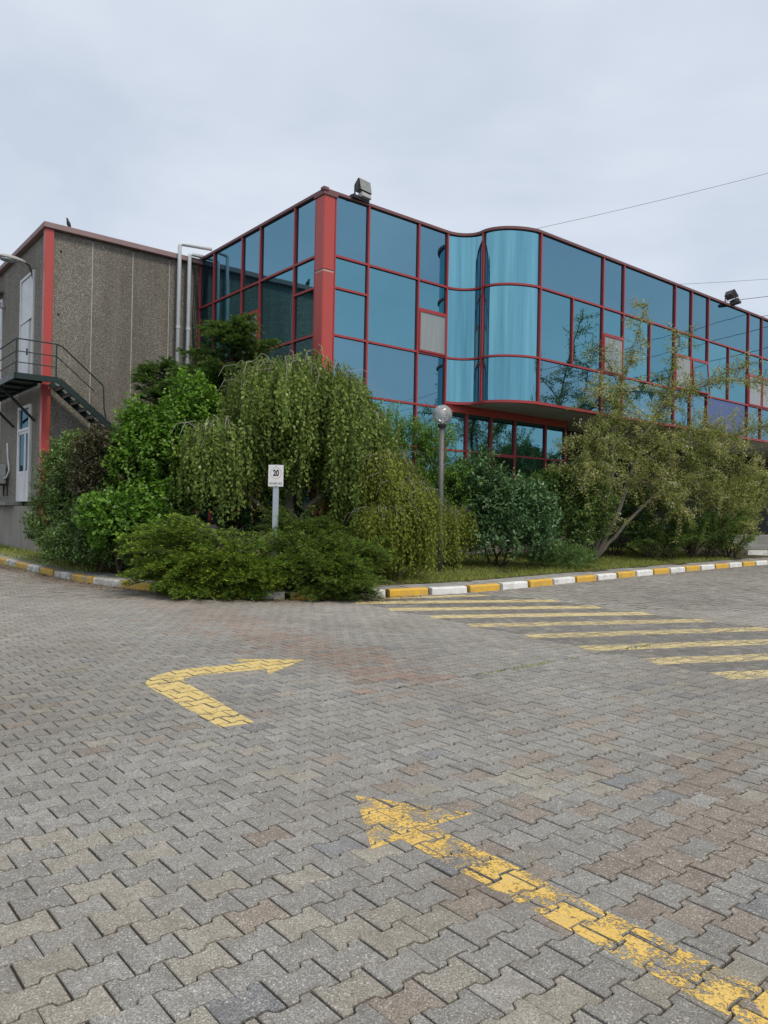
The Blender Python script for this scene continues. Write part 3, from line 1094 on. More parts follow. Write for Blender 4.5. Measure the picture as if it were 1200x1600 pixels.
def hopper(P, s0, s1, z0, z1, parent, mat='glass_hopper', open_=0.0):
    """opening light: own red sash with a pane inside"""
    h = empty('opening_window', P(0, 0, 0), 0, parent)
    h.location = (0, 0, 0)
    mb = MB()
    w_ = 0.05
    for a, b, c, d in ((s0, s1, z0, z0 + w_), (s0, s1, z1 - w_, z1), (s0, s0 + w_, z0 + w_, z1 - w_), (s1 - w_, s1, z0 + w_, z1 - w_)):
        k = lambda z: open_ * (z1 - z) / (z1 - z0)
        mb.quadbox([P(a, 0.03 + k(c), c), P(b, 0.03 + k(c), c), P(b, 0.095 + k(c), c), P(a, 0.095 + k(c), c)],
                   [P(a, 0.03 + k(d), d), P(b, 0.03 + k(d), d), P(b, 0.095 + k(d), d), P(a, 0.095 + k(d), d)])
    fix_normals(mb.build('sash', 'red_frame', h))
    mb = MB()
    k = lambda z: open_ * (z1 - z) / (z1 - z0)
    q = [(s0 + w_, z0 + w_), (s1 - w_, z0 + w_), (s1 - w_, z1 - w_), (s0 + w_, z1 - w_)]
    mb.quadbox([P(s, 0.05 + k(z), z) for s, z in q], [P(s, 0.075 + k(z), z) for s, z in q])
    fix_normals(mb.build('pane', mat, h))
    return h


def wall(kind, S, narrow, start_mull=True, zlow=True):
    P = frame_map(kind)
    zb = ZB if kind != 'bay' else ZBB
    zrow3 = Z5 if kind != 'bay' else ZBB
    for i, s in enumerate(S):
        if kind != 'bay' and i == 0:
            continue
        mullion(P, s, zb, ZT, bld)
    for i in range(len(S) - 1):
        a, b = S[i], S[i + 1]
        lo = a + (HM if i or kind == 'bay' else 0.0)
        hi = b - HM
        wd = b - a
        tr = lambda z: transom(P, lo - HM, b, z, bld)
        tr(Z2); tr(Z4)
        if kind != 'bay': tr(Z5)
        pane(P, lo, hi, Z2 + HM, ZT - 0.0, 'glass_spandrel', bld)
        if i in narrow:
            tr(ZH)
            pane(P, lo, hi, ZH + HM, Z2 - HM, 'glass_vision', bld)
            mode = narrow[i]
            if mode == 'fixed':
                pane(P, lo, hi, Z4 + HM, ZH - HM, 'glass_vision', bld)
            elif mode == 'open':
                hopper(P, lo, hi, Z4 + HM, ZH - HM, bld, 'glass_vision', 0.10)
            else:
                hopper(P, lo, hi, Z4 + HM, ZH - HM, bld)
        elif wd > 2.2:
            m = (a + b) / 2
            mullion(P, m, Z4 + HM, Z2 - HM, bld, 0.026, 0.068)
            pane(P, lo, m - 0.026, Z4 + HM, Z2 - HM, 'glass_vision', bld)
            pane(P, m + 0.026, hi, Z4 + HM, Z2 - HM, 'glass_vision', bld)
        else:
            pane(P, lo, hi, Z4 + HM, Z2 - HM, 'glass_vision', bld)
        mat3 = 'glass_spandrel'
        if kind == 'bay' and i == 5:
            mat3 = 'glass_purple'
        pane(P, lo, hi, zrow3 + HM, Z4 - HM, mat3, bld)
        if kind != 'bay':
            tr(ZS)
            pane(P, lo, hi, ZS + HM, Z5 - HM, 'glass_vision', bld)
            pane(P, lo, hi, ZB, ZS - HM, 'glass_vision', bld)


wall('right', [0.27, 1.385, 3.185, 4.30], {0: 'fixed', 2: 'hopper'})
wall('left', [0.31, 1.36, 3.20, 4.29, 6.14, 7.17], {0: 'fixed', 2: 'hopper'})
wall('bay', [6.30, 9.34, 10.46, 13.58, 14.68, 15.86, 19.0, 20.13, 21.25, 24.3, 25.4, 26.5, 29.6, 30.7],
     {1: 'hopper', 3: 'hopper', 4: 'open', 6: 'hopper', 7: 'hopper', 9: 'hopper', 10: 'hopper', 12: 'hopper'})

# ground floor in the shade of the bay
PR = frame_map('right')
GS = [4.30, 5.22, 6.28, 7.37, 8.89, 9.92]
for i in range(len(GS) - 1):
    a, b = GS[i] + HM, GS[i + 1] - HM
    mullion(PR, GS[i + 1], ZB, 4.62, bld, 0.04)
    transom(PR, GS[i], GS[i + 1], ZS, bld)
    pane(PR, a, b, ZS + HM, 4.62, 'glass_vision', bld)
    if i == 2:
        hopper(PR, a, b, 2.40, ZS - HM, bld, 'glass_dark', 0.0)
        pane(PR, a, b, ZB, 2.39, 'glass_dark', bld)
    else:
        pane(PR, a, b, ZB, ZS - HM, 'glass_vision' if i < 4 else 'glass_dark', bld)
fix_normals(fbox(PR, 4.335, 10.0, -0.05, 0.055, 4.625, ZBB + 0.02).build('beam', 'red_column', bld))
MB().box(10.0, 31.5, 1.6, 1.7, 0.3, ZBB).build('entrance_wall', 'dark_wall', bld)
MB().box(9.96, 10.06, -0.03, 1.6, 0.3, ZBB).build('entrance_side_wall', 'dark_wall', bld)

# corner column in three lengths with sealed joints
for z0, z1 in ((0.3, 4.62), (4.66, 7.773), (7.789, 9.70)):
    mb = MB()
    mb.bevbox(-0.10, 0.255, -0.10, 0.295, z0, z1, 0.025)
    mb.build('corner_column', 'red_column', bld)
MB().box(-0.085, 0.24, -0.085, 0.28, 0.3, 9.71).build('column_joint', 'sealant', bld)
# thin red strips where glass meets the column
fix_normals(fbox(PR, 0.258, 0.30, -0.02, 0.085, ZB, ZT).build('column_trim', 'red_frame', bld))
fix_normals(fbox(frame_map('left'), 0.298, 0.34, -0.02, 0.085, ZB, ZT).build('column_trim', 'red_frame', bld))

# the S-shaped bay: concave quarter, then convex quarter
BAY_IN = [(4.30, 0.0), (4.40, -0.008), (4.52, -0.035), (4.68, -0.095), (4.83, -0.185), (4.95, -0.30), (5.035, -0.43), (5.075, -0.56), (5.083, -0.67), (5.07, -0.78)]
BAY_OUT = [(5.07, -0.78), (5.075, -0.94), (5.14, -1.13), (5.27, -1.33), (5.45, -1.50), (5.66, -1.64), (5.88, -1.74), (6.09, -1.805), (6.20, -1.818), (6.30, BAY)]


def smooth_path(P, n):
    D = resample(P, 0.01)
    i = np.linspace(0, len(D) - 1, n).round().astype(int)
    return [tuple(P[0])] + [tuple(D[k]) for k in i[1:-1]] + [tuple(P[-1])]


def path_normals(P):
    P = np.array(P)
    T = np.gradient(P, axis=0)
    T /= np.linalg.norm(T, axis=1)[:, None]
    return [(t[1], -t[0]) for t in T]            # outward = right of the walking direction (+u walks, -v is outside)


def curved_pane(path, z0, z1, mat):
    nr = path_normals(path)
    nz = 2
    mb = MB()
    for (x, y), (a, b) in zip(path, nr):
        mb.v += [(x + a * 0.012, y + b * 0.012, z0), (x + a * 0.012, y + b * 0.012, z1)]
    for i in range(len(path) - 1):
        mb.f.append((2 * i, 2 * i + 2, 2 * i + 3, 2 * i + 1))
    b0 = len(mb.v)
    mb.sweep(path, nr, -0.02, 0.008, z0 + 0.001, z1 - 0.001)
    o = mb.build('curved_pane', mat, bld)
    o.data.polygons.foreach_set('use_smooth', [i < len(path) - 1 for i in range(len(o.data.polygons))])
    return o


A1, A2 = smooth_path(BAY_IN, 34), smooth_path(BAY_OUT, 38)
for path in (A1, A2):
    inner_ = path[1:-1]
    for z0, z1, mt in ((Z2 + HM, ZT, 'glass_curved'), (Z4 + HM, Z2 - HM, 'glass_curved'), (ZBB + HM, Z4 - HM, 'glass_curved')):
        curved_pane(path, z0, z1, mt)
    nr = path_normals(path)
    for z in (Z2, Z4):
        fix_normals(MB().sweep(path, nr, -0.03, 0.066, z - 0.028, z + 0.028).build('curved_transom', 'red_frame', bld))
mid = A1[-1]
fix_normals(MB().box(mid[0] - 0.072, mid[0] + 0.035, mid[1] - 0.032, mid[1] + 0.032, ZBB, ZT).build('mullion', 'red_frame', bld))

# cap and lower edge follow the whole outline
full = [(-0.0, 0.0)] + [(x, 0.0) for x in (0.3, 1.4, 3.2)] + A1 + A2[1:] + [(x, BAY) for x in (9.3, 13.6, 19.0, 25.4, 31.5)]
nf = path_normals(full)
nf[0] = (0, -1)
fix_normals(MB().sweep(full, nf, -0.25, 0.085, ZT, ZT + 0.075).build('cap', 'cap_red', bld))
fix_normals(MB().sweep([(0, 7.2), (0, 0.0)], [(-1, 0), (-1, 0)], -0.25, 0.085, ZT + 0.002, ZT + 0.077).build('cap', 'cap_red', bld))
MB().box(-0.13, 0.31, -0.13, 0.34, 9.702, 9.80).build('column_cap', 'cap_red', bld)
MB().box(-0.155, 0.0, -0.155, 0.0, 9.803, 9.879).build('corner_cap', 'cap_red', bld)
edge = A1 + A2[1:] + [(x, BAY) for x in (9.3, 13.6, 19.0, 25.4, 31.5)]
ne = path_normals(edge)
fix_normals(MB().sweep(edge, ne, -0.05, 0.082, ZBB - 0.05, ZBB + 0.028).build('bay_edge', 'red_frame', bld))
sof = edge + [(31.5, 1.6), (10.06, 1.6), (10.06, -0.06), (4.36, -0.06)]
MB().prism(sof[2:], ZBB - 0.03, ZBB - 0.012).build('soffit', 'soffit', bld)
inn = lambda path: [(x - a * 0.09, y - b * 0.09) for (x, y), (a, b) in list(zip(path, path_normals(path)))[::3]]
roofp = [(0.08, 0.09), (4.15, 0.09)] + inn(A1)[1:] + inn(A2)[1:] + [(31.4, BAY + 0.09), (31.4, 14), (0.08, 14)]
MB().prism(roofp, 9.60, 9.74).build('roof', 'roof_grey', bld)
MB().box(31.35, 31.5, BAY, 14, ZBB, ZT).build('end_wall', 'soffit', bld)
fix_normals(fbox(PR, 0.26, 9.98, -0.06, 0.05, -0.2, ZB).build('plinth', 'plinth', bld))
fix_normals(fbox(frame_map('left'), 0.3, 7.19, -0.06, 0.05, -0.2, ZB).build('plinth', 'plinth', bld))

# ------------------------------------------------------------------ concrete block
UC, VC = -4.777, 7.2
blk = empty('concrete_block', (CX, CY, 0), BR)
tag(blk, 'brown exposed-aggregate concrete wing with red corner post behind the shrubs', 'building')
JU = [UC + 0.13, -3.50, -2.27, -1.08, 0.0]
for a, b in zip(JU, JU[1:]):
    MB().bevbox(a + 0.012, b - 0.012, VC, VC + 0.16, 1.6, 9.66, 0.008).build('wall_panel', 'exposed_aggregate', blk)
for a in JU[1:-1]:
    MB().box(a - 0.0115, a + 0.0115, VC + 0.006, VC + 0.10, 1.6, 9.6).build('sealant_joint', 'sealant', blk)
MB().box(UC + 0.10, 0.0, VC + 0.15, VC + 0.3, -0.2, 9.6).build('backing_wall', 'exposed_aggregate', blk)
MB().box(UC + 0.05, 0.0, VC + 0.02, VC + 0.2, -0.2, 1.6).build('plinth', 'plinth', blk)
# left side: panels between openings (v, z)
def lpanel(v0, v1, z0, z1, name='wall_panel', mat='exposed_aggregate', n=0.0, th=0.16):
    mb = MB()
    mb.bevbox(UC - n, UC + th, v0, v1, z0, z1, 0.008)
    return mb.build(name, mat, blk)


lpanel(VC + 0.13, 8.52, 1.75, 9.66)
lpanel(8.55, 10.12, 8.83, 9.66)
lpanel(8.55, 10.12, 4.76, 5.28)
lpanel(10.15, 11.2, 1.75, 9.66)
lpanel(11.225, 12.55, 1.75, 9.66)
lpanel(12.58, 15.2, 8.8, 9.66)
lpanel(12.58, 15.2, 1.75, 3.55)
lpanel(15.23, 19.0, 1.75, 9.66)
lpanel(15.0, 19.0, 1.75, 9.6, 'backing_wall', 'exposed_aggregate', -0.17, 0.4)
for v in (8.535, 11.2125, 12.565):
    MB().box(UC + 0.006, UC + 0.1, v - 0.011, v + 0.011, 1.75, 9.6).build('sealant_joint', 'sealant', blk)
MB().box(UC + 0.18, UC + 0.3, VC + 0.3, 19.0, -0.2, 9.6).build('backing_wall', 'exposed_aggregate', blk)
MB().bevbox(UC - 0.10, UC + 0.14, VC - 0.10, VC + 0.125, 1.0, 9.66, 0.012).build('corner_post', 'red_column', blk)
MB().box(UC + 0.14, UC + 0.162, VC - 0.012, VC + 0.01, 1.5, 9.6).build('sealant_joint', 'sealant', blk)
# plinth of pale render with a ledge and a small vent opening
MB().box(UC - 0.16, UC + 0.1, VC + 0.15, 11.72, -0.2, 1.62).build('plinth', 'plinth', blk)
MB().box(UC - 0.158, UC + 0.1, 11.72, 12.6, -0.2, 1.08).build('plinth', 'plinth', blk)
MB().box(UC - 0.157, UC + 0.1, 11.72, 12.6, 1.44, 1.62).build('plinth', 'plinth', blk)
MB().box(UC - 0.159, UC + 0.1, 12.6, 19.0, -0.2, 1.62).build('plinth', 'plinth', blk)
MB().box(UC + 0.0, UC + 0.05, 11.72, 12.6, 1.08, 1.44).build('vent_opening', 'plastic_black', blk)
MB().bevbox(UC - 0.42, UC + 0.1, 9.75, 19.0, 1.63, 1.745, 0.01).build('ledge', 'step_stone', blk)
# roof cap
MB().bevbox(UC - 0.16, 0.02, VC - 0.16, VC + 0.3, 9.665, 9.83, 0.012).build('roof_cap', 'cap_pink', blk)
MB().bevbox(UC - 0.158, UC + 0.3, VC + 0.3, 19.0, 9.667, 9.828, 0.012).build('roof_cap', 'cap_pink', blk)
MB().box(UC + 0.2, 4, VC + 0.25, 19.0, 9.5, 9.66).build('roof', 'roof_grey', blk)


def white_door(v0, v1, z0, z1, leaf_top, glazed):
    d = empty('door', (0, 0, 0), 0, blk)
    mb = MB()
    for a, b, c, e in ((v0, v0 + 0.09, z0, z1), (v1 - 0.09, v1, z0, z1), (v0 + 0.09, v1 - 0.09, z1 - 0.09, z1), (v0 + 0.09, v1 - 0.09, leaf_top, leaf_top + 0.09)):
        mb.bevbox(UC - 0.045, UC + 0.1, a, b, c, e, 0.006)
    mb.build('frame', 'white_frame', d)
    if glazed:
        MB().box(UC + 0.02, UC + 0.04, v0 + 0.09, v1 - 0.09, leaf_top + 0.09, z1 - 0.09).build('pane', 'glass_dark', d)
        m = v0 + 0.55
        for a, b in ((v0 + 0.09, m - 0.02), (m + 0.02, v1 - 0.09)):
            mb = MB()
            mb.bevbox(UC - 0.02, UC + 0.03, a, a + 0.07, z0, leaf_top, 0.005)
            mb.bevbox(UC - 0.02, UC + 0.03, b - 0.07, b, z0, leaf_top, 0.005)
            mb.bevbox(UC - 0.018, UC + 0.028, a + 0.07, b - 0.07, leaf_top - 0.08, leaf_top, 0.005)
            mb.bevbox(UC - 0.018, UC + 0.028, a + 0.07, b - 0.07, z0 + 0.85, z0 + 0.95, 0.005)
            mb.bevbox(UC - 0.01, UC + 0.02, a + 0.07, b - 0.07, z0, z0 + 0.85, 0.005)
            mb.build('door_leaf', 'white_frame', d)
            MB().box(UC + 0.0, UC + 0.015, a + 0.072, b - 0.072, z0 + 0.952, leaf_top - 0.082).build('pane', 'glass_dark', d)
    else:
        MB().bevbox(UC - 0.01, UC + 0.03, v0 + 0.09, v1 - 0.09, leaf_top + 0.09, z1 - 0.09, 0.004).build('upper_panel', 'white_frame', d)
        m = v0 + 0.5
        MB().bevbox(UC - 0.02, UC + 0.03, m + 0.012, v1 - 0.09, z0, leaf_top, 0.006).build('door_leaf', 'white_frame', d)
        MB().bevbox(UC - 0.02, UC + 0.03, v0 + 0.09, m - 0.012, z0, leaf_top, 0.006).build('door_leaf', 'lamp_grey', d)
        MB().bevbox(UC - 0.06, UC - 0.02, m + 0.05, m + 0.09, z0 + 1.0, z0 + 1.2, 0.005).build('handle', 'dark_metal', d)
    return d


white_door(8.56, 10.10, 5.30, 8.82, 7.36, False)
white_door(8.66, 10.06, 1.76, 4.74, 3.95, True)
# tall white window strip at the edge of the picture
win = empty('window', (0, 0, 0), 0, blk)
mb = MB()
for a, b, c, e in ((12.6, 12.7, 3.58, 8.78), (15.1, 15.2, 3.58, 8.78), (12.7, 15.1, 8.68, 8.78), (12.7, 15.1, 3.58, 3.68), (12.7, 15.1, 5.9, 6.0), (12.7, 15.1, 7.4, 7.5), (13.88, 13.96, 3.68, 5.9), (13.88, 13.96, 6.0, 7.4), (13.88, 13.96, 7.5, 8.68)):
    mb.bevbox(UC - 0.03, UC + 0.1, a, b, c, e, 0.006)
mb.build('frame', 'white_frame', win)
for a, b in ((12.7, 13.88), (13.96, 15.1)):
    for c, e in ((3.68, 5.9), (6.0, 7.4), (7.5, 8.68)):
        MB().box(UC + 0.02, UC + 0.04, a, b, c, e).build('pane', 'glass_hopper', win)
# small wall fittings
for v, z in ((12.75, 9.0), ):
    MB().bevbox(UC - 0.35, UC, v - 0.3, v + 0.3, z - 0.05, z + 0.03, 0.01).build('window_hood', 'roof_grey', blk)
MB().bevbox(UC - 0.3, UC - 0.02, 12.2, 12.32, 8.36, 8.46, 0.01).build('camera_bracket', 'lamp_grey', blk)
for u, z in ((-4.42, 9.1), (-4.45, 7.25)):
    MB().tube([(u, VC - 0.012, z), (u, VC + 0.02, z)], 0.035, 8).build('wall_hole_plug', 'plastic_black', blk)

# ------------------------------------------------------------------ escape stair
st = empty('escape_stair', (CX, CY, 0), BR)
tag(st, 'dark green steel landing with open stair and railing on the concrete wing', 'staircase')
ZL = 5.22
mb = MB()
mb.box(-5.80, UC - 0.17, 6.20, 12.5, ZL - 0.02, ZL)
mb.box(UC - 0.17, -4.72, 6.20, VC - 0.15, ZL - 0.02, ZL)
mb.build('deck', 'green_steel', st)
mb = MB()
mb.bar((-5.80, 6.17, ZL - 0.07), (-4.70, 6.17, ZL - 0.07), 0.05, 0.16)
mb.bar((-5.83, 6.20, ZL - 0.07), (-5.83, 12.5, ZL - 0.07), 0.05, 0.16)
for v in np.arange(6.9, 12.5, 1.1):
    mb.bar((-5.80, v, ZL - 0.06), (UC - 0.17, v, ZL - 0.06), 0.05, 0.08)
mb.bar((UC - 0.2, 7.3, ZL - 0.06), (UC - 0.2, 12.5, ZL - 0.06), 0.05, 0.1)
mb.build('deck_frame', 'green_steel', st)
for v in (8.15, 10.6):
    MB().bar((-5.75, v, ZL - 0.12), (UC - 0.02, v, ZL - 1.05), 0.07, 0.07).build('brace', 'green_steel', st)
# flight goes down along the wall
nst, rise, going = 26, 0.18, 0.225
u0 = -4.70
dirz = -rise / going
ns_ = 20
for vy in (6.18, 6.98):
    MB().bar((u0, vy, ZL - 0.06), (u0 + ns_ * going, vy, ZL - 0.06 - ns_ * rise), 0.045, 0.17).build('stringer', 'green_steel', st)
for k in range(1, ns_):
    z = ZL - k * rise
    u = u0 + (k - 0.55) * going
    mb = MB()
    mb.bevbox(u, u + 0.27, 6.21, 6.95, z - 0.03, z, 0.006)
    mb.build('tread', 'dark_metal', st)
    MB().box(u + 0.005, u + 0.012, 6.225, 6.94, z - 0.11, z - 0.032).build('riser', 'tread_grey', st)
# railing
zr = 0.94
posts = [(-5.80, 12.4), (-5.80, 10.3), (-5.80, 8.2), (-5.80, 6.2), (-4.76, 6.2)]
for u, v in posts:
    MB().tube([(u, v, ZL), (u, v, ZL + zr)], 0.02, 6).build('rail_post', 'green_steel', st)
for hgt in (zr, 0.60, 0.30):
    MB().tube([(-5.80, 12.5, ZL + hgt), (-5.80, 6.2, ZL + hgt), (-4.76, 6.2, ZL + hgt)], 0.021 if hgt == zr else 0.016, 6).build('rail', 'green_steel', st)
ue = u0 + 5.6 * going
MB().tube([(-4.76, 6.2, ZL + zr), (u0 + 0.1, 6.2, ZL + zr - 0.05), (ue, 6.2, ZL + zr - 5.6 * rise), (ue + 0.03, 6.2, ZL + 0.30 - 5.6 * rise), (ue + 0.1, 6.2, ZL - 0.05 - 5.6 * rise)], 0.021, 6).build('rail', 'green_steel', st)
MB().tube([(-4.76, 6.2, ZL + 0.6), (ue - 0.25, 6.2, ZL + 0.55 - 4.5 * rise)], 0.016, 6).build('rail', 'green_steel', st)

# ------------------------------------------------------------------ pipes, lamps, floodlights, bird, air unit
def local_thing(name, label, cat, group=None):
    return tag(empty(name, (CX, CY, 0), BR), label, cat, group)


for (u, zt, vend, ue_, lab) in ((-0.86, 10.13, 6.1, 0.15, 'taller white pipe rising against the concrete wall and bending over the glass roof'),
                                (-0.52, 9.88, 6.95, 0.12, 'shorter white pipe against the concrete wall beside the glass facade')):
    th_ = local_thing('drain_pipe', lab, 'pipe', 'white pipes on the concrete wall')
    v = 6.95
    rr = 0.062
    corner = [(u + 0.10 - 0.10 * math.cos(a), v, zt - 0.10 + 0.10 * math.sin(a)) for a in np.linspace(0, math.pi / 2, 6)]
    MB().tube([(u, v, 0.3)] + corner + [(ue_, v - (v - vend) * 0.25, zt - 0.0)], rr, 12).build('pipe', 'white_pipe', th_, True)
    for z in (2.4, 4.9, 7.4):
        MB().tube([(u, v, z), (u, v, z + 0.09)], rr + 0.012, 12).build('pipe_sleeve', 'white_pipe', th_)
        MB().bar((u, v, z + 0.04), (u, VC + 0.0, z + 0.04), 0.03, 0.03).build('wall_clip', 'dark_metal', th_)
th_ = local_thing('cable_bundle', 'dark cables hanging in the corner between concrete wall and glass', 'cable')
for k in range(4):
    u = -0.26 + k * 0.05
    MB().tube([(u + 0.02 * math.sin(3 * z + k), VC - 0.05, z) for z in np.linspace(3, 9.55, 14)], 0.012, 5).build('cable', 'cable', th_)

lampw = local_thing('wall_lamp', 'grey cobra-head luminaire on a short arm above the upper white door', 'lamp')
MB().tube([(UC, 8.72, 8.55), (UC - 0.05, 8.72, 8.75), (UC - 0.13, 8.72, 8.95), (UC - 0.34, 8.72, 9.06)], 0.03, 8).build('arm', 'dark_metal', lampw)
bm = bmesh.new()
bmesh.ops.create_uvsphere(bm, u_segments=20, v_segments=12, radius=1)
for v in bm.verts:
    z = v.co.z
    t_ = (v.co.x + 1) / 2
    v.co = Vector((v.co.x * 0.43, v.co.y * (0.10 + 0.07 * (1 - t_)), (z * 0.115 if z > 0 else z * 0.03)))
mb = MB()
mb.addbm(bm, Matrix.Translation((UC - 0.62, 8.72, 9.03)) @ Matrix.Rotation(R(4), 4, 'Y'))
mb.build('housing', 'lamp_grey', lampw, True)
bm = bmesh.new()
bmesh.ops.create_uvsphere(bm, u_segments=18, v_segments=10, radius=1)
mb = MB()
mb.addbm(bm, Matrix.Translation((UC - 0.74, 8.72, 9.005)) @ Matrix.Diagonal((0.24, 0.13, 0.085, 1)))
mb.build('diffuser', 'glass_hopper', lampw, True)
MB().tube([(UC - 0.02, 8.72, 8.6), (UC - 0.015, 8.66, 8.2), (UC - 0.02, 8.6, 7.8), (UC - 0.02, 8.58, 7.5), (UC - 0.02, 8.7, 7.38), (UC - 0.06, 9.0, 7.33)], 0.014, 5).build('cable', 'cable', lampw)


def floodlight(u, v, z, yaw, pitch, label, sc=1.0):
    f = tag(empty('floodlight', (0, 0, 0)), label, 'floodlight', 'floodlights on the roof edge')
    base = Matrix.Translation((CX, CY, 0)) @ Matrix.Rotation(BR, 4, 'Z') @ Matrix.Translation((u, v, z))
    f.matrix_world = base @ Matrix.Rotation(yaw, 4, 'Z') @ Matrix.Scale(sc, 4)
    tilt = Matrix.Translation((0, 0, 0.27)) @ Matrix.Rotation(pitch, 4, 'X')
    # housing: wedge that tapers to the back, opens towards -y
    bm = bmesh.new()
    fr4 = [bm.verts.new(tilt @ Vector(p)) for p in ((-0.23, -0.10, -0.17), (0.23, -0.10, -0.17), (0.23, -0.10, 0.19), (-0.23, -0.10, 0.19))]
    bk4 = [bm.verts.new(tilt @ Vector(p)) for p in ((-0.17, 0.13, -0.10), (0.17, 0.13, -0.10), (0.17, 0.13, 0.12), (-0.17, 0.13, 0.12))]
    bm.faces.new(fr4)
    bm.faces.new(bk4[::-1])
    for i in range(4):
        j = (i + 1) % 4
        bm.faces.new((fr4[j], fr4[i], bk4[i], bk4[j]))
    bmesh.ops.bevel(bm, geom=list(bm.edges), offset=0.015, segments=2, affect='EDGES')
    mb = MB()
    mb.addbm(bm)
    mb.build('housing', 'dark_metal', f)
    bm = bmesh.new()
    for a in ((-0.25, 0.25, 0.165, 0.205), (-0.25, 0.25, -0.185, -0.15), (-0.25, -0.205, -0.15, 0.165), (0.205, 0.25, -0.15, 0.165)):
        x0, x1, z0, z1 = a
        m2 = MB().bevbox(x0, x1, -0.135, -0.095, z0, z1, 0.006)
        b = [bm.verts.new(tilt @ Vector(p)) for p in m2.v]
        for q in m2.f:
            bm.faces.new([b[i] for i in q])
    mb = MB()
    mb.addbm(bm)
    mb.build('front_frame', 'dark_metal', f)
    mb = MB()
    mb.v = [tuple(tilt @ Vector(p)) for p in ((-0.207, -0.118, -0.152), (0.207, -0.118, -0.152), (0.207, -0.118, 0.167), (-0.207, -0.118, 0.167))]
    mb.f = [(0, 1, 2, 3)]
    mb.build('lens', 'flood_glass', f)
    mb = MB()
    m2 = MB().bevbox(-0.17, 0.17, -0.12, 0.06, -0.33, -0.20, 0.012)
    mb.v = [tuple(tilt @ Vector(p)) for p in m2.v]
    mb.f = m2.f
    mb.build('ballast_box', 'lamp_grey' if sc > 0.99 else 'dark_metal', f)
    mb = MB()
    for x in (-0.265, 0.265):
        mb.bar((x, 0.02, -0.02), tuple(tilt @ Vector((x, 0.02, 0.0))), 0.012, 0.045)
    mb.bar((-0.27, 0.02, -0.02), (0.27, 0.02, -0.02), 0.05, 0.012)
    mb.build('bracket', 'dark_metal', f)
    mb = MB()
    mb.bar((-0.42, -0.02, -0.075), (0.16, -0.02, -0.075), 0.16, 0.09)
    mb.build('mounting_plate', 'plastic_black', f)
    return f


floodlight(1.16, -0.03, 9.96, R(8), R(-12), 'grey square floodlight on the roof edge beside the red corner column')
floodlight(17.55, BAY - 0.03, 9.96, R(72), R(-40), 'dark floodlight tilted outwards on the roof edge at the far right', 0.98)

# bird on the concrete roof
bird = local_thing('bird', 'dark pigeon perched on the roof edge of the concrete wing', 'bird')
bx, bv, bz = -4.24, VC - 0.02, 9.83
sp_ = [(0.10, -0.085, 0.006), (0.075, -0.045, 0.02), (0.05, 0.02, 0.045), (0.02, 0.085, 0.058), (0.0, 0.14, 0.052), (-0.015, 0.18, 0.034), (-0.02, 0.205, 0.030), (-0.028, 0.228, 0.031), (-0.036, 0.246, 0.022), (-0.06, 0.244, 0.008), (-0.078, 0.238, 0.002)]
mb = MB()
mb.tube([(bx + a, bv + 0.2 * a, bz + b + 0.03) for a, b, r in sp_], [r for a, b, r in sp_], 10)
mb.build('body', 'bird_grey', bird, True)
for s in (-1, 1):
    MB().tube([(bx + 0.01, bv + 0.018 * s, bz + 0.10), (bx + 0.0, bv + 0.018 * s, bz - 0.003)], 0.006, 5).build('leg', 'bird_grey', bird)

# air-conditioning unit on the left wall
ac_ = local_thing('air_conditioner', 'pale outdoor air-conditioning unit on a wall bracket at the left edge', 'air conditioner')
MB().bevbox(UC - 0.42, UC - 0.10, 11.15, 11.95, 2.36, 2.98, 0.02).build('casing', 'air_unit', ac_)
MB().lathe([(0.25, 0), (0.24, 0.02), (0.05, 0.025), (0.0, 0.025)], (0, 0, 0), 20).build('fan_grille', 'dark_metal', ac_, loc=(UC - 0.421, 11.6, 2.67)).rotation_euler = (0, R(-90), 0)
for v in (11.3, 11.8):
    mb = MB()
    mb.bar((UC, v, 2.32), (UC - 0.45, v, 2.32), 0.04, 0.05)
    mb.bar((UC - 0.02, v, 2.32), (UC - 0.02, v, 1.95), 0.04, 0.05)
    mb.build('bracket', 'dark_metal', ac_)
MB().tube([(UC - 0.2, 11.13, 2.5), (UC - 0.12, 11.02, 2.55), (UC - 0.04, 11.0, 2.8), (UC - 0.04, 11.25, 3.3), (UC - 0.04, 11.32, 3.7)], 0.03, 6).build('pipe', 'white_pipe', ac_, True)

# ------------------------------------------------------------------ street lamp and speed sign
LX, LY = 1.275, 17.2
lz = gz(LX, LY)
lp = tag(empty('street_lamp', (LX, LY, lz)), 'grey lamp post with a clear round globe beside the weeping foliage', 'street lamp')
gzc = 3.83 - lz
MB().lathe([(0.085, 0), (0.085, 0.02), (0.055, 0.03)], sides=16).build('base_plate', 'grey_pole', lp)
MB().tube([(0, 0, 0.0), (-0.004, 0, gzc - 0.28)], [0.057, 0.055], 14).build('pole', 'grey_pole', lp, True)
MB().lathe([(0.057, gzc - 0.30), (0.10, gzc - 0.275), (0.105, gzc - 0.215), (0.085, gzc - 0.205), (0.0, gzc - 0.20)], sides=20).build('collar', 'dark_metal', lp, True)
gprof = [(0.225 * math.sin(a), gzc - 0.225 * math.cos(a)) for a in np.linspace(R(24), math.pi, 22)]
MB().lathe(gprof, sides=32).build('globe', 'globe_clear', lp, True)
MB().lathe([(0.035, gzc - 0.2), (0.035, gzc - 0.06), (0.0, gzc - 0.06)], sides=14).build('lamp_holder', 'sign_white', lp, True)
for k in range(5):
    z = gzc - 0.05 + k * 0.035
    MB().lathe([(0.03, z + 0.018), (0.085 - 0.006 * k, z), (0.085 - 0.006 * k, z + 0.004), (0.03, z + 0.022)], sides=20).build('louvre_ring', 'sign_white', lp, True)

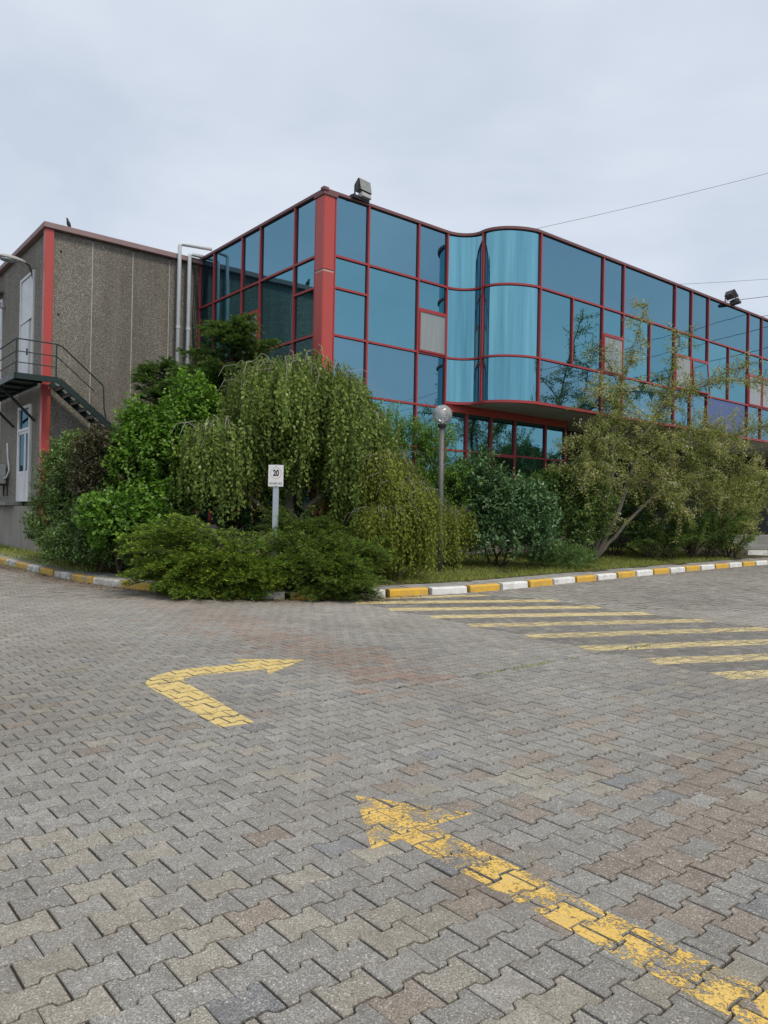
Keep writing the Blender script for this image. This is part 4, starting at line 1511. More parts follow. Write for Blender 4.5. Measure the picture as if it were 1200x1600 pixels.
SX, SY = -2.165, 15.2
sz = gz(SX, SY)
sg = tag(empty('speed_sign', (SX, SY, sz), R(-3)), 'white speed limit sign reading 20 on a grey square post among junipers', 'sign')
zb_ = 2.06 - sz
MB().bevbox(-0.058, 0.058, -0.03, 0.03, 0, zb_ + 0.435, 0.006).build('post', 'galvanised', sg)
MB().bevbox(-0.152, 0.152, -0.048, -0.032, zb_, zb_ + 0.43, 0.004).build('plate', 'sign_white', sg)


def text(body, size, x, z, mat, off=0.0, name='lettering', sx=1.0):
    c = bpy.data.curves.new(name, 'FONT')
    c.body = body
    c.size = size
    c.align_x = 'CENTER'
    c.align_y = 'CENTER'
    c.offset = off
    c.extrude = 0.0008
    tmp = bpy.data.objects.new(name, c)
    COL.objects.link(tmp)
    dg = bpy.context.evaluated_depsgraph_get()
    me = bpy.data.meshes.new_from_object(tmp.evaluated_get(dg))
    bpy.data.objects.remove(tmp)
    me.materials.clear()
    me.materials.append(M[mat])
    o = bpy.data.objects.new(name, me)
    COL.objects.link(o)
    o.parent = sg
    o.location = (x, -0.0495, z)
    o.rotation_euler = (R(90), 0, 0)
    o.scale = (sx, 1, 1)
    return o


text('20', 0.165, 0.004, zb_ + 0.265, 'sign_ink', 0.006, 'number', 0.72)
text('AZAM\u0130 HIZ', 0.062, 0, zb_ + 0.06, 'sign_ink', 0.0, 'lettering', 0.82)
ring = MB()
for r0, r1 in ((0.104, 0.112),):
    nseg = 40
    for k in range(nseg):
        a, b = 2 * math.pi * k / nseg, 2 * math.pi * (k + 1) / nseg
        base = len(ring.v)
        ring.v += [(r0 * math.cos(a), -0.0492, zb_ + 0.265 + r0 * math.sin(a)), (r1 * math.cos(a), -0.0492, zb_ + 0.265 + r1 * math.sin(a)),
                   (r1 * math.cos(b), -0.0492, zb_ + 0.265 + r1 * math.sin(b)), (r0 * math.cos(b), -0.0492, zb_ + 0.265 + r0 * math.sin(b))]
        ring.f.append((base, base + 1, base + 2, base + 3))
ring.build('ring', 'sign_red', sg)
for z in (0.41, 0.018):
    MB().tube([(0.004, -0.049, zb_ + z), (0.004, -0.056, zb_ + z)], 0.009, 8).build('bolt', 'dark_metal', sg)

# ------------------------------------------------------------------ steps and second kerb at the far right
k2 = empty('far_kerb', (0, 0, 0))
tag(k2, None, None, None, 'structure')
for k in range(5):
    p0 = np.array([13.35, 28.0]) + np.array([0.94, 0.33]) * 0.95 * k
    p1 = p0 + np.array([0.94, 0.33]) * 0.93
    z = gz(*p0) - 0.03
    MB().bar((p0[0], p0[1], z + 0.1), (p1[0], p1[1], z + 0.1), 0.14, 0.2).build('kerb_stone', 'kerb_white' if k % 2 == 0 else 'kerb_yellow', k2)
stp = tag(empty('entrance_steps', (15.9, 31.4, gz(15.9, 31.4) - 0.1), R(20)), 'low grey stone steps behind the painted kerb at the right edge', 'steps')
for k in range(4):
    MB().bevbox(-1.3, 4, k * 0.34, 3.0, k * 0.165, (k + 1) * 0.165 - 0.004, 0.01).build('step', 'step_stone', stp)

# ------------------------------------------------------------------ overhead wires
def wire(name, a, b, sag, label, rad=0.012):
    a, b = Vector(a), Vector(b)
    pts = []
    for t in np.linspace(0, 1, 24):
        p = a.lerp(b, t)
        p.z -= sag * 4 * t * (1 - t)
        pts.append(p)
    o = MB().tube(pts, rad, 5, False).build(name, 'wire_grey')
    tag(o, label, 'wire', 'overhead wires')



wire('overhead_wire', (5.0, 60, 22.95), (40, 60, 32.2), 0.35, 'thin wire rising to the right above the glass roof', 0.015)
wire('overhead_wire', (16.0, 60, 19.9), (44, 60, 22.4), 0.3, 'lower thin wire at the right edge behind the floodlight', 0.013)
WIRES = (((54.68, 7.87, 12.60), (10.19, 45.28, 13.40), 0.6),
         ((55.08, 7.47, 11.60), (10.59, 44.88, 12.40), 0.6),
         ((55.48, 7.07, 10.50), (10.99, 44.48, 11.30), 0.6))
for k, (a, b, sg_) in enumerate(WIRES):
    wire('overhead_wire', a, b, sg_, ['top', 'middle', 'lowest'][k] + ' of three cables mirrored in the blue glass', 0.015)

# ------------------------------------------------------------------ vegetation
def unit(A):
    return A / np.maximum(np.linalg.norm(A, axis=1), 1e-9)[:, None]


def leaf_arrays(P, D, N, ln, wd, fold=0.12):
    """one folded leaf (two triangles) per row"""
    D = unit(D)
    S = unit(np.cross(D, N))
    N = np.cross(S, D)
    n = len(P)
    ln = np.broadcast_to(np.asarray(ln, float), (n,))[:, None]
    wd = np.broadcast_to(np.asarray(wd, float), (n,))[:, None]
    V = np.empty((n, 4, 3))
    V[:, 0] = P
    V[:, 1] = P + D * ln * 0.45 + S * wd * 0.5 + N * wd * fold
    V[:, 2] = P + D * ln
    V[:, 3] = P + D * ln * 0.45 - S * wd * 0.5 + N * wd * fold
    b = np.arange(n)[:, None] * 4
    F = np.concatenate([b + np.array([[0, 1, 2]]), b + np.array([[0, 2, 3]])], 1).reshape(-1, 3)
    return V.reshape(-1, 3), F


class Leaves:
    def __init__(s):
        s.P, s.D, s.N, s.L, s.W, s.T = [], [], [], [], [], []

    def add(s, P, D, N, L, W, T):
        n = len(P)
        s.P.append(P); s.D.append(D); s.N.append(N)
        s.L.append(np.broadcast_to(L, (n,))); s.W.append(np.broadcast_to(W, (n,))); s.T.append(np.broadcast_to(T, (n,)))

    def build(s, name, mat, parent, fold=0.12):
        c = np.concatenate
        V, F = leaf_arrays(c(s.P), c(s.D), c(s.N), c(s.L), c(s.W), fold)
        return tri_mesh(name, V, F, mat, parent, np.repeat(c(s.T), 2))


def rdir(n, g):
    return unit(g.normal(size=(n, 3)))


def plant(name, x, y, label, cat, group=None, z=None):
    return tag(empty(name, (x, y, gz(x, y) if z is None else z)), label, cat, group)


def shrub(root, lobes, mat, nl, leaf, wd, seed, twig=0.3, per=16, up=0.45, droop=0.25, stems=7, stem_mat='bark_brown', tip=0.25, shell=0.55):
    """lobes: (x, y, z, rx, ry, rz) relative to the root. Leaves sit on twigs spread through the lobes."""
    g = np.random.default_rng(seed)
    nl = int(nl * 1.7)
    leaf *= 1.22
    lv = Leaves()
    vol = np.array([l[3] * l[4] * l[5] for l in lobes]) ** 0.75
    cnt = (vol / vol.sum() * nl / per).astype(int) + 1
    tw_pts = []
    for lb, k in zip(lobes, cnt):
        c, r = np.array(lb[:3]), np.array(lb[3:])
        d = rdir(k, g)
        d[:, 2] = np.where(d[:, 2] < -0.55, -d[:, 2], d[:, 2])
        bumps = rdir(10, g)
        amp = 0.82 + 0.30 * np.clip((d @ bumps.T) - 0.62, 0, 1).max(1) / 0.38 * 0.9
        rad = (shell + (1 - shell) * g.random(k) ** 0.45) * amp
        C = c + d * r * rad[:, None]
        ok = C[:, 2] > 0.04
        C, d, rad = C[ok], d[ok], rad[ok]
        td = unit(d * 0.8 + np.array([0, 0, up]) + g.normal(0, 0.4, d.shape))
        tw_pts.append((C, td))
        kk = len(C)
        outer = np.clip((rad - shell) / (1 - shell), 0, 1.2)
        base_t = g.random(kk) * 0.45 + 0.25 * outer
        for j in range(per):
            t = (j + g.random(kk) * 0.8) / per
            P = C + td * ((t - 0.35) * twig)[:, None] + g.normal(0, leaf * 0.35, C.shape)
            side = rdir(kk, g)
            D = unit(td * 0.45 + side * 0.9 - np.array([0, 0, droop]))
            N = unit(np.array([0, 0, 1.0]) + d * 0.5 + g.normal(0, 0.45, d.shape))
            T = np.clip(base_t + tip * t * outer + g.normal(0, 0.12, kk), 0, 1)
            s = g.uniform(0.65, 1.2, kk)
            lv.add(P, D, N, leaf * s, leaf * wd * s, T)
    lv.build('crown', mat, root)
    # stems up to the lobes
    mb = MB()
    allC = np.concatenate([a for a, b in tw_pts])
    for k in range(stems):
        q = allC[g.integers(len(allC))]
        a = np.array([g.normal(0, 0.1), g.normal(0, 0.1), -0.05])
        m = a * 0.4 + q * 0.6 + g.normal(0, 0.08, 3)
        mb.tube([a, (a + m) / 2 + g.normal(0, 0.05, 3), m, q], [0.03, 0.022, 0.014, 0.006], 6, False)
    for C, td in tw_pts:
        sel = g.random(len(C)) < 0.25
        for c_, t_ in zip(C[sel], td[sel]):
            mb.tube([c_ - t_ * twig * 0.5, c_ + t_ * twig * 0.5], [0.006, 0.003], 3, False)
    if stems:
        mb.build('stem', stem_mat, root)['kind'] = 'stuff'
    return root


# --- weeping birch ------------------------------------------------
def weeping(root, domes, mat, bark_m, seed, leaf=0.078, trunk=True, spacing=0.036, dens=1.0):
    g = np.random.default_rng(seed)
    lv = Leaves()
    br = MB()
    tw = MB()
    st_ = MB()
    ox, oy, oz = root.location
    for (cx, cy, zt, rr, zb, cnt, limbs) in domes:
        c = np.array([cx - ox, cy - oy, 0])
        top = zt - oz
        bot = zb - oz
        hub = c + np.array([0, 0, top * 0.72])
        if trunk:
            hub0 = c * 0.25 + np.array([0, 0, top * 0.35])
            br.tube([hub0, (hub0 + hub) / 2 + g.normal(0, 0.12, 3), hub], [0.07, 0.055, 0.04], 7, False)
        L = []
        for k in range(limbs):
            az = 2 * math.pi * (k + g.random() * 0.8) / limbs
            reach = rr * g.uniform(0.55, 1.0)
            rise = (top - hub[2]) * g.uniform(0.75, 1.06)
            drop = g.uniform(0.35, 0.95) * reach * 0.8
            pts = []
            for t in np.linspace(0, 1, 9):
                hz = rise * math.sin(min(1.0, t / 0.42) * math.pi / 2) - max(0, t - 0.42) ** 1.7 * drop / 0.4
                p = hub + np.array([math.cos(az) * reach * t, math.sin(az) * reach * t, hz])
                pts.append(p + g.normal(0, 0.035, 3))
            br.tube(pts, list(np.linspace(0.024, 0.004, 9)), 5, False)
            L.append(np.array(pts))
            # thin pale side twigs that arch and show above the leaves
            for q in range(1 if k % 3 else 2):
                i = int(g.integers(2, 7))
                a2 = az + g.normal(0, 0.9)
                s0 = pts[i]
                ll = g.uniform(0.3, 0.7)
                tw.tube([s0, s0 + np.array([math.cos(a2) * ll * .4, math.sin(a2) * ll * .4, 0.09]), s0 + np.array([math.cos(a2) * ll * .8, math.sin(a2) * ll * .8, 0.02]), s0 + np.array([math.cos(a2) * ll, math.sin(a2) * ll, -0.22])], [0.007, 0.006, 0.005, 0.003], 4, False)
        # hanging strands
        bundle = g.random((limbs, 8))
        for k in range(int(cnt * 1.75)):
            li = int(g.integers(limbs))
            t = g.random() ** 0.55
            f = t * 8
            i = min(7, int(f))
            s0 = L[li][i] * (1 - (f - i)) + L[li][i + 1] * (f - i)
            s0 = s0 + g.normal(0, 0.10, 3) * np.array([1.3, 1.3, 0.5])
            full = max(0.25, s0[2] - bot)
            ln = full * g.uniform(0.35, 1.0) * (0.45 + 0.55 * bundle[li, i])
            ln = min(ln, 2.8)
            ns = int(ln / spacing * dens)
            if ns < 4:
                continue
            tt = np.linspace(0, 1, ns)
            outd = s0[:2] - c[:2]
            outd = outd / max(0.2, np.linalg.norm(outd))
            sway = g.normal(0, 0.10, 2) + outd * 0.07
            x = s0[0] + sway[0] * np.sqrt(tt) * ln * 0.6 + 0.02 * np.sin(tt * 9 + k)
            y = s0[1] + sway[1] * np.sqrt(tt) * ln * 0.6 + 0.02 * np.cos(tt * 8 + k)
            z = s0[2] + 0.04 * np.sin(tt * 3.1) - tt * ln
            P = np.stack([x, y, z], 1)
            keep = P[:, 2] > -0.02
            P = P[keep]
            if len(P) < 3:
                continue
            if k % 2 == 0:
                st_.tube([P[0], P[len(P) // 2], P[-1]], [0.004, 0.003, 0.002], 3, False)
            nn = len(P)
            side = rdir(nn, g)
            side[:, 2] *= 0.3
            D = unit(np.array([0, 0, -0.85]) + side * 0.75)
            N = unit(np.array([outd[0], outd[1], 0.55]) + g.normal(0, 0.5, (nn, 3)))
            b = g.uniform(0.1, 0.55)
            T = np.clip(b + g.normal(0, 0.16, nn) + (g.random(nn) < 0.06) * 0.4, 0, 1)
            s = g.uniform(0.55, 1.2, nn) * g.uniform(0.75, 1.2)
            lv.add(P + g.normal(0, 0.02, P.shape), D, N, leaf * s, leaf * 0.74 * s, T)
    lv.build('crown', mat, root, 0.08)
    br.build('limb', 'bark_grey', root)
    tw.build('twig', bark_m, root)['kind'] = 'stuff'
    st_.build('hanging_twig', 'bark_brown', root)['kind'] = 'stuff'
    return root


wb = plant('weeping_birch', -2.15, 17.1, 'large weeping birch with curtains of hanging green leaves behind the sign', 'tree')
wz = wb.location.z
MB().tube([(0, 0, -0.1), (0.06, 0.03, 1.0), (-0.05, 0.0, 2.0), (0.0, 0.05, 3.4)], [0.14, 0.12, 0.10, 0.06], 10).build('trunk', 'bark_grey', wb)
weeping(wb, [(-2.25, 17.0, 5.0, 1.75, 2.0, 620, 26), (-1.3, 17.1, 4.7, 1.25, 1.5, 380, 16), (-3.5, 16.3, 3.5, 1.15, 1.1, 330, 14), (-0.7, 16.7, 4.0, 1.05, 0.9, 380, 14), (-2.7, 17.1, 4.0, 1.1, 1.3, 160, 10)], 'leaf_birch', 'bark_pale', 5)
wb2 = plant('weeping_birch', 0.35, 16.0, 'low yellow-green weeping birch cascading to the footpath left of the lamp post', 'tree')
MB().tube([(0, 0, -0.1), (0.05, 0.05, 0.8), (0.0, 0.1, 1.6)], [0.07, 0.05, 0.03], 8).build('trunk', 'bark_grey', wb2)
weeping(wb2, [(-0.05, 16.35, 2.85, 0.8, 0.3, 340, 13), (0.3, 16.1, 2.4, 0.7, 0.3, 280, 12), (0.52, 15.85, 2.15, 0.66, 0.2, 380, 12), (0.1, 15.6, 1.75, 0.6, 0.2, 220, 10), (1.55, 18.2, 1.75, 0.55, 0.3, 300, 12), (1.0, 17.7, 1.9, 0.6, 0.3, 200, 10)], 'leaf_birch_yellow', 'bark_grey', 6, 0.062, dens=1.25)


# --- conifers ------------------------------------------------------
def sprays(lv, starts, dirs, lens, g, blade=0.05, n=16, droop=0.25, tipb=0.5, tb=0.15, wide=0.2):
    """feathery sprays: blades set both ways along each little branch"""
    k = len(starts)
    sd_ = unit(np.cross(dirs, np.array([0, 0, 1.0])) + 1e-4)
    upv = np.cross(sd_, dirs)
    base = g.random(k) * 0.3 + tb
    for j in range(n):
        t = (j + g.random(k)) / n
        P = starts + dirs * (t * lens)[:, None] - np.array([0, 0, 1.0]) * (droop * lens * t * t)[:, None]
        for sgn in (-1, 1):
            D = unit(dirs * 0.95 + sd_ * sgn * g.uniform(0.2, 0.75, k)[:, None] + upv * g.normal(0, 0.3, k)[:, None] - np.array([0, 0, 0.2]))
            N = unit(upv + g.normal(0, 0.4, upv.shape))
            ll = blade * g.uniform(0.6, 1.25, k) * (1.15 - 0.45 * t)
            T = np.clip(base + tipb * t ** 1.5 * g.uniform(0.4, 1.1, k) + g.normal(0, 0.07, k), 0, 1)
            lv.add(P + g.normal(0, 0.008, P.shape), D, N, ll, ll * wide, T)


def conifer(root, height, rad, seed, whorls=16, mat='leaf_conifer', first=0.42):
    g = np.random.default_rng(seed)
    lv = Leaves()
    br = MB()
    br.tube([(0, 0, -0.1), (0.03, 0, height * 0.5), (0, 0, height * 0.93)], [0.13, 0.08, 0.015], 8, False)
    br2 = MB()
    S, D, L = [], [], []
    for wv in range(whorls):
        f = wv / (whorls - 1)
        z = height * (first + (0.95 - first) * f)
        ln0 = rad * (1.02 - 0.62 * f ** 3.5)
        for b in range(9):
            az = g.random() * 2 * math.pi
            ln = ln0 * g.uniform(0.55, 1.12)
            el = g.uniform(0.0, 0.55) + 0.3 * f
            d = np.array([math.cos(az) * math.cos(el), math.sin(az) * math.cos(el), math.sin(el)])
            p0 = np.array([0, 0, z + g.normal(0, 0.08)])
            m = max(4, int(ln / 0.085))
            ts = np.linspace(0.18, 1, m)
            pts = p0 + d * (ts * ln)[:, None] - np.array([0, 0, 0.32]) * (ts ** 2 * ln)[:, None]
            br2.tube([p0, pts[m // 2], pts[-1]], [0.018, 0.011, 0.004], 4, False)
            for q in range(m):
                for sgn in (-1, 1, 0):
                    a2 = az + sgn * g.uniform(0.5, 1.1) + g.normal(0, 0.15)
                    e2 = g.uniform(0.0, 0.75)
                    S.append(pts[q] + g.normal(0, 0.03, 3))
                    D.append((math.cos(a2) * math.cos(e2), math.sin(a2) * math.cos(e2), math.sin(e2)))
                    L.append((0.24 + 0.14 * (1 - ts[q])) * g.uniform(0.7, 1.3))
    sprays(lv, np.array(S), np.array(D), np.array(L), g, 0.10, 11, 0.4, 0.7, 0.05, 0.24)
    lv.build('crown', mat, root)
    br.build('trunk', 'bark_brown', root)
    br2.build('limb', 'bark_brown', root)
    return root


cf = plant('cypress_tree', -3.95, 19.3, 'tall dark cypress with feathery branches in front of the left glass facade', 'tree', 'dark cypresses')
conifer(cf, 6.45 - cf.location.z, 1.75, 31, 15)
cf2 = plant('cypress_tree', -6.05, 20.3, 'smaller dark cypress against the concrete wall left of the white pipes', 'tree', 'dark cypresses')
conifer(cf2, 5.6 - cf2.location.z, 1.1, 32, 12)


def juniper(root, fans, seed, mat='leaf_juniper'):
    """fans: (x, y, z, azimuth range, elevation, length, count) relative to root"""
    g = np.random.default_rng(seed)
    lv = Leaves()
    br = MB()
    S, D, L = [], [], []
    for (fx, fy, fz, az0, az1, el, ln, cnt) in fans:
        for b in range(cnt):
            az = R(g.uniform(az0, az1))
            e = el * g.uniform(0.45, 1.35)
            l = ln * g.uniform(0.6, 1.12)
            d = np.array([math.cos(az) * math.cos(e), math.sin(az) * math.cos(e), math.sin(e)])
            p0 = np.array([fx, fy, fz]) + g.normal(0, 0.10, 3)
            m = max(6, int(l / 0.075))
            ts = np.linspace(0.25, 1, m)
            pts = p0 + d * (ts * l)[:, None] - np.array([0, 0, 0.22]) * (ts ** 2.5 * l)[:, None]
            pts[:, 2] = np.maximum(pts[:, 2], 0.06)
            br.tube([p0, pts[m // 2], pts[-1]], [0.018, 0.012, 0.004], 4, False)
            for q in range(m):
                for sgn in (-1, 1, 0):
                    a2 = az + sgn * g.uniform(0.45, 1.0) + g.normal(0, 0.15)
                    e2 = g.uniform(0.0, 0.8)
                    S.append(pts[q] + g.normal(0, 0.015, 3))
                    D.append((math.cos(a2) * math.cos(e2), math.sin(a2) * math.cos(e2), math.sin(e2)))
                    L.append((0.15 + 0.13 * (1 - ts[q])) * g.uniform(0.7, 1.3))
    sprays(lv, np.array(S), np.array(D), np.array(L), g, 0.078, 7, 0.35, 1.15, 0.02, 0.18)
    lv.build('crown', mat, root)
    br.build('stem', 'bark_brown', root)
    return root


j1 = plant('juniper', -3.0, 14.1, 'spreading yellow-tipped juniper leaning over the kerb below the sign', 'shrub', 'junipers at the kerb corner', 0.03)
juniper(j1, [(0.1, 0.2, 0.55, 120, 215, 0.58, 1.95, 44), (-0.4, 0.0, 0.25, 170, 300, 0.4, 1.25, 50), (0.2, -0.1, 0.35, 215, 330, 0.55, 1.0, 50), (0.5, 0.1, 0.6, 20, 160, 0.8, 0.9, 26), (0.6, -0.2, 0.3, 230, 370, 0.45, 0.95, 44), (-0.2, -0.3, 0.15, 180, 340, 0.15, 0.85, 36), (0.6, -0.4, 0.12, 200, 350, 0.15, 0.7, 30)], 41)
j2 = plant('juniper', -1.25, 14.15, 'rounded darker green juniper at the kerb corner right of the sign', 'shrub', 'junipers at the kerb corner', 0.03)
juniper(j2, [(0.25, -0.3, 0.35, 170, 370, 0.7, 0.85, 60), (0.2, -0.45, 0.15, 180, 360, 0.15, 0.6, 34), (-0.2, 0.3, 0.6, 0, 360, 0.75, 0.9, 46), (0.4, 0.3, 0.5, -60, 120, 0.6, 0.95, 46), (-0.5, -0.1, 0.25, 150, 300, 0.45, 0.85, 40), (0.55, -0.5, 0.2, 230, 380, 0.4, 0.7, 34)], 42, 'leaf_juniper_blue')
j3 = plant('juniper', -1.75, 15.7, 'taller dark juniper behind the sign post', 'shrub', 'junipers at the kerb corner')
juniper(j3, [(0.0, 0.0, 0.7, 0, 360, 0.85, 0.95, 50), (0.5, -0.1, 0.5, 180, 400, 0.6, 0.9, 40)], 43, 'leaf_juniper_blue')
j4 = plant('yew_bush', 9.95, 24.6, 'dark upright yew bush under the flowering tree at the right', 'shrub')
juniper(j4, [(0.0, 0, 0.2, 0, 360, 1.2, 2.1, 24), (0.9, 0.7, 0.2, 0, 360, 1.2, 2.0, 22), (-0.9, -0.5, 0.2, 0, 360, 1.1, 1.7, 20), (1.7, 1.3, 0.2, 0, 360, 1.1, 1.7, 20), (-1.7, -1.0, 0.2, 0, 360, 1.0, 1.3, 14)], 44, 'leaf_conifer')

# --- broadleaf shrubs -----------------------------------------------
m1 = plant('maple_shrub', -4.75, 16.8, 'bright green field maple with upright shoots left of the weeping birch', 'shrub', 'bright maples')
shrub(m1, [(0.0, 0.2, 2.3, 0.75, 0.75, 1.5), (-0.55, -0.1, 2.0, 0.7, 0.7, 1.2), (0.55, 0.2, 2.9, 0.55, 0.6, 1.2), (-0.3, -0.4, 1.1, 0.9, 0.7, 0.8), (0.3, 0.3, 3.6, 0.4, 0.4, 0.75), (-0.75, 0.0, 3.0, 0.35, 0.35, 0.6)], 'leaf_maple', 13000, 0.072, 0.85, 51, 0.42, 14, 0.9, 0.1, shell=0.35)
m2_ = plant('maple_shrub', -5.35, 15.75, 'low young maple with pale green leaves just behind the kerb', 'shrub', 'bright maples')
shrub(m2_, [(0.0, 0.0, 0.95, 0.65, 0.55, 0.6), (-0.4, 0.1, 1.25, 0.5, 0.45, 0.4), (0.4, 0.2, 0.8, 0.55, 0.5, 0.6)], 'leaf_maple', 5000, 0.08, 0.85, 52, 0.32, 13, 0.5, 0.1)
s1 = plant('mixed_shrub', -7.35, 18.5, 'olive green shrub overhanging the kerb beside the lower white door', 'shrub', 'dark shrubs at the left kerb')
shrub(s1, [(-0.85, 0.75, 0.9, 0.8, 0.75, 0.95), (-0.6, 0.65, 2.0, 0.75, 0.7, 1.1), (0.3, -0.2, 1.5, 1.0, 0.8, 1.5), (0, 0.2, 1.6, 0.95, 0.9, 1.45), (-0.3, 0.15, 0.75, 0.95, 0.8, 0.75), (0.5, 0.1, 2.1, 0.7, 0.7, 1.0), (-0.15, 0.3, 2.4, 0.7, 0.7, 0.75)], 'leaf_shrub', 32000, 0.065, 0.5, 53, 0.3, 16, 0.6, 0.1)
s2 = plant('mixed_shrub', -6.0, 17.1, 'brownish purple-leaved shrub between the kerb and the stair foot', 'shrub', 'dark shrubs at the left kerb')
shrub(s2, [(0, 0, 1.9, 0.9, 0.8, 1.35), (-0.5, 0.1, 2.2, 0.6, 0.6, 0.9), (0.4, 0.3, 2.5, 0.5, 0.5, 0.85)], 'leaf_purple', 10000, 0.06, 0.6, 54, 0.3, 15, 0.5, 0.1)
s3 = plant('mixed_shrub', -6.15, 16.75, 'dense dark green shrub filling the bed edge below the maples', 'shrub', 'dark shrubs at the left kerb')
shrub(s3, [(-0.6, 0.1, 0.45, 0.75, 0.5, 0.5), (-1.15, 0.85, 0.45, 0.65, 0.5, 0.5), (0.1, -0.4, 0.45, 0.7, 0.45, 0.5), (0, 0, 0.85, 0.85, 0.7, 0.85), (0.7, -0.5, 0.65, 0.75, 0.55, 0.65), (1.5, -1.1, 0.55, 0.7, 0.5, 0.55), (-0.6, 0.7, 0.75, 0.7, 0.6, 0.75), (1.3, -0.3, 1.1, 0.8, 0.7, 0.8)], 'leaf_shrub', 20000, 0.062, 0.6, 55, 0.28, 15, 0.5, 0.15, tip=0.05)
s4 = plant('mixed_shrub', -4.0, 17.3, 'dark leafy shrub in the shade behind the weeping birch', 'shrub')
shrub(s4, [(1.9, 1.0, 2.4, 0.9, 0.5, 1.6), (0, 0, 1.4, 1.1, 0.7, 1.4), (1.0, 0.6, 1.5, 1.0, 0.7, 1.4), (2.2, 0.9, 1.5, 1.0, 0.6, 1.3)], 'leaf_shrub', 15000, 0.075, 0.6, 56, 0.3, 14, 0.4, 0.2, tip=0.05)
f1 = plant('privet_bush', 0.65, 19.0, 'fresh green feathery bush behind the lamp post against the glass', 'shrub')
shrub(f1, [(0, 0, 2.3, 0.85, 0.7, 1.2), (0.6, 0.1, 2.5, 0.6, 0.6, 1.0), (-0.5, 0.2, 2.7, 0.5, 0.5, 1.15), (1.05, -0.1, 1.5, 0.6, 0.6, 0.95), (0.2, -0.4, 1.1, 1.0, 0.6, 0.9)], 'leaf_fresh', 16000, 0.055, 0.42, 57, 0.34, 17, 0.6, 0.05)
f2 = plant('climbing_shrub', -0.55, 18.6, 'thin leafy climber growing up the red corner column', 'climber')
shrub(f2, [(-0.6, 0.55, 3.9, 0.16, 0.16, 0.75), (-0.45, 0.45, 2.9, 0.28, 0.25, 0.8), (-0.2, 0.2, 1.6, 0.5, 0.4, 1.2), (0.15, 0.0, 3.0, 0.3, 0.3, 1.0)], 'leaf_fresh', 2600, 0.06, 0.6, 58, 0.22, 12, 0.6, 0.2, 5)
l1 = plant('laurel_bush', 2.85, 19.2, 'glossy dark laurel bush right of the lamp post', 'shrub')
shrub(l1, [(0, 0, 1.1, 1.2, 0.9, 1.1), (-0.55, 0.0, 1.8, 0.75, 0.7, 0.8), (0.8, 0.1, 1.2, 0.75, 0.7, 0.8), (-0.35, 0.1, 2.35, 0.3, 0.3, 0.5), (0.2, -0.5, 0.65, 1.15, 0.6, 0.65), (-0.9, 0.1, 1.1, 0.6, 0.6, 1.0)], 'leaf_laurel', 14000, 0.10, 0.42, 59, 0.36, 12, 0.6, 0.15)
h1 = plant('dark_hedge', 4.75, 21.4, 'dense dark shrub between the laurel and the pale tree', 'shrub', 'dark shrubs below the bay')
shrub(h1, [(0, 0, 1.2, 1.1, 0.9, 1.25), (0.1, 0.3, 1.9, 0.6, 0.6, 0.75), (0.9, 0.5, 1.3, 1.0, 0.8, 1.3), (0.9, 0.4, 2.1, 0.6, 0.6, 0.7), (-1.0, 0.3, 1.0, 0.8, 0.7, 1.0)], 'leaf_shrub', 17000, 0.07, 0.55, 60, 0.32, 15, 0.6, 0.15)
h2 = plant('dark_hedge', 7.3, 24.0, 'dark shrub in the shade behind the pale tree trunk', 'shrub', 'dark shrubs below the bay')
shrub(h2, [(0, 0, 1.2, 1.3, 0.8, 1.3), (1.5, 0.8, 1.1, 1.2, 0.8, 1.2), (-0.9, -0.3, 1.0, 0.8, 0.6, 1.0)], 'leaf_shrub', 11000, 0.07, 0.55, 61, 0.3, 14, 0.5, 0.2, tip=0.05)
h3 = plant('leafy_bush', 12.0, 26.3, 'light green leafy bush at the right edge below the overhang', 'shrub')
shrub(h3, [(0, 0, 1.6, 0.95, 0.9, 1.3), (0.9, 0.6, 2.0, 0.9, 0.8, 0.9), (-0.8, -0.4, 2.0, 0.8, 0.7, 0.9), (1.6, 1.2, 2.2, 0.8, 0.7, 0.8), (-0.2, -0.3, 0.7, 1.0, 0.7, 0.7)], 'leaf_crab', 12000, 0.06, 0.5, 62, 0.35, 15, 0.4, 0.1, shell=0.4)
g1 = plant('low_plant', 4.55, 19.55, 'low feathery grey-green plant at the lawn edge near the tree', 'plant')
shrub(g1, [(0, 0, 0.25, 0.65, 0.5, 0.35), (0.6, 0.5, 0.2, 0.5, 0.4, 0.28), (-0.4, 0.3, 0.3, 0.4, 0.4, 0.4)], 'leaf_shrub', 6000, 0.075, 0.14, 63, 0.22, 14, 0.9, -0.2, 0)

# --- pale flowering tree ---------------------------------------------
def px_world(lst, oy):
    return lst


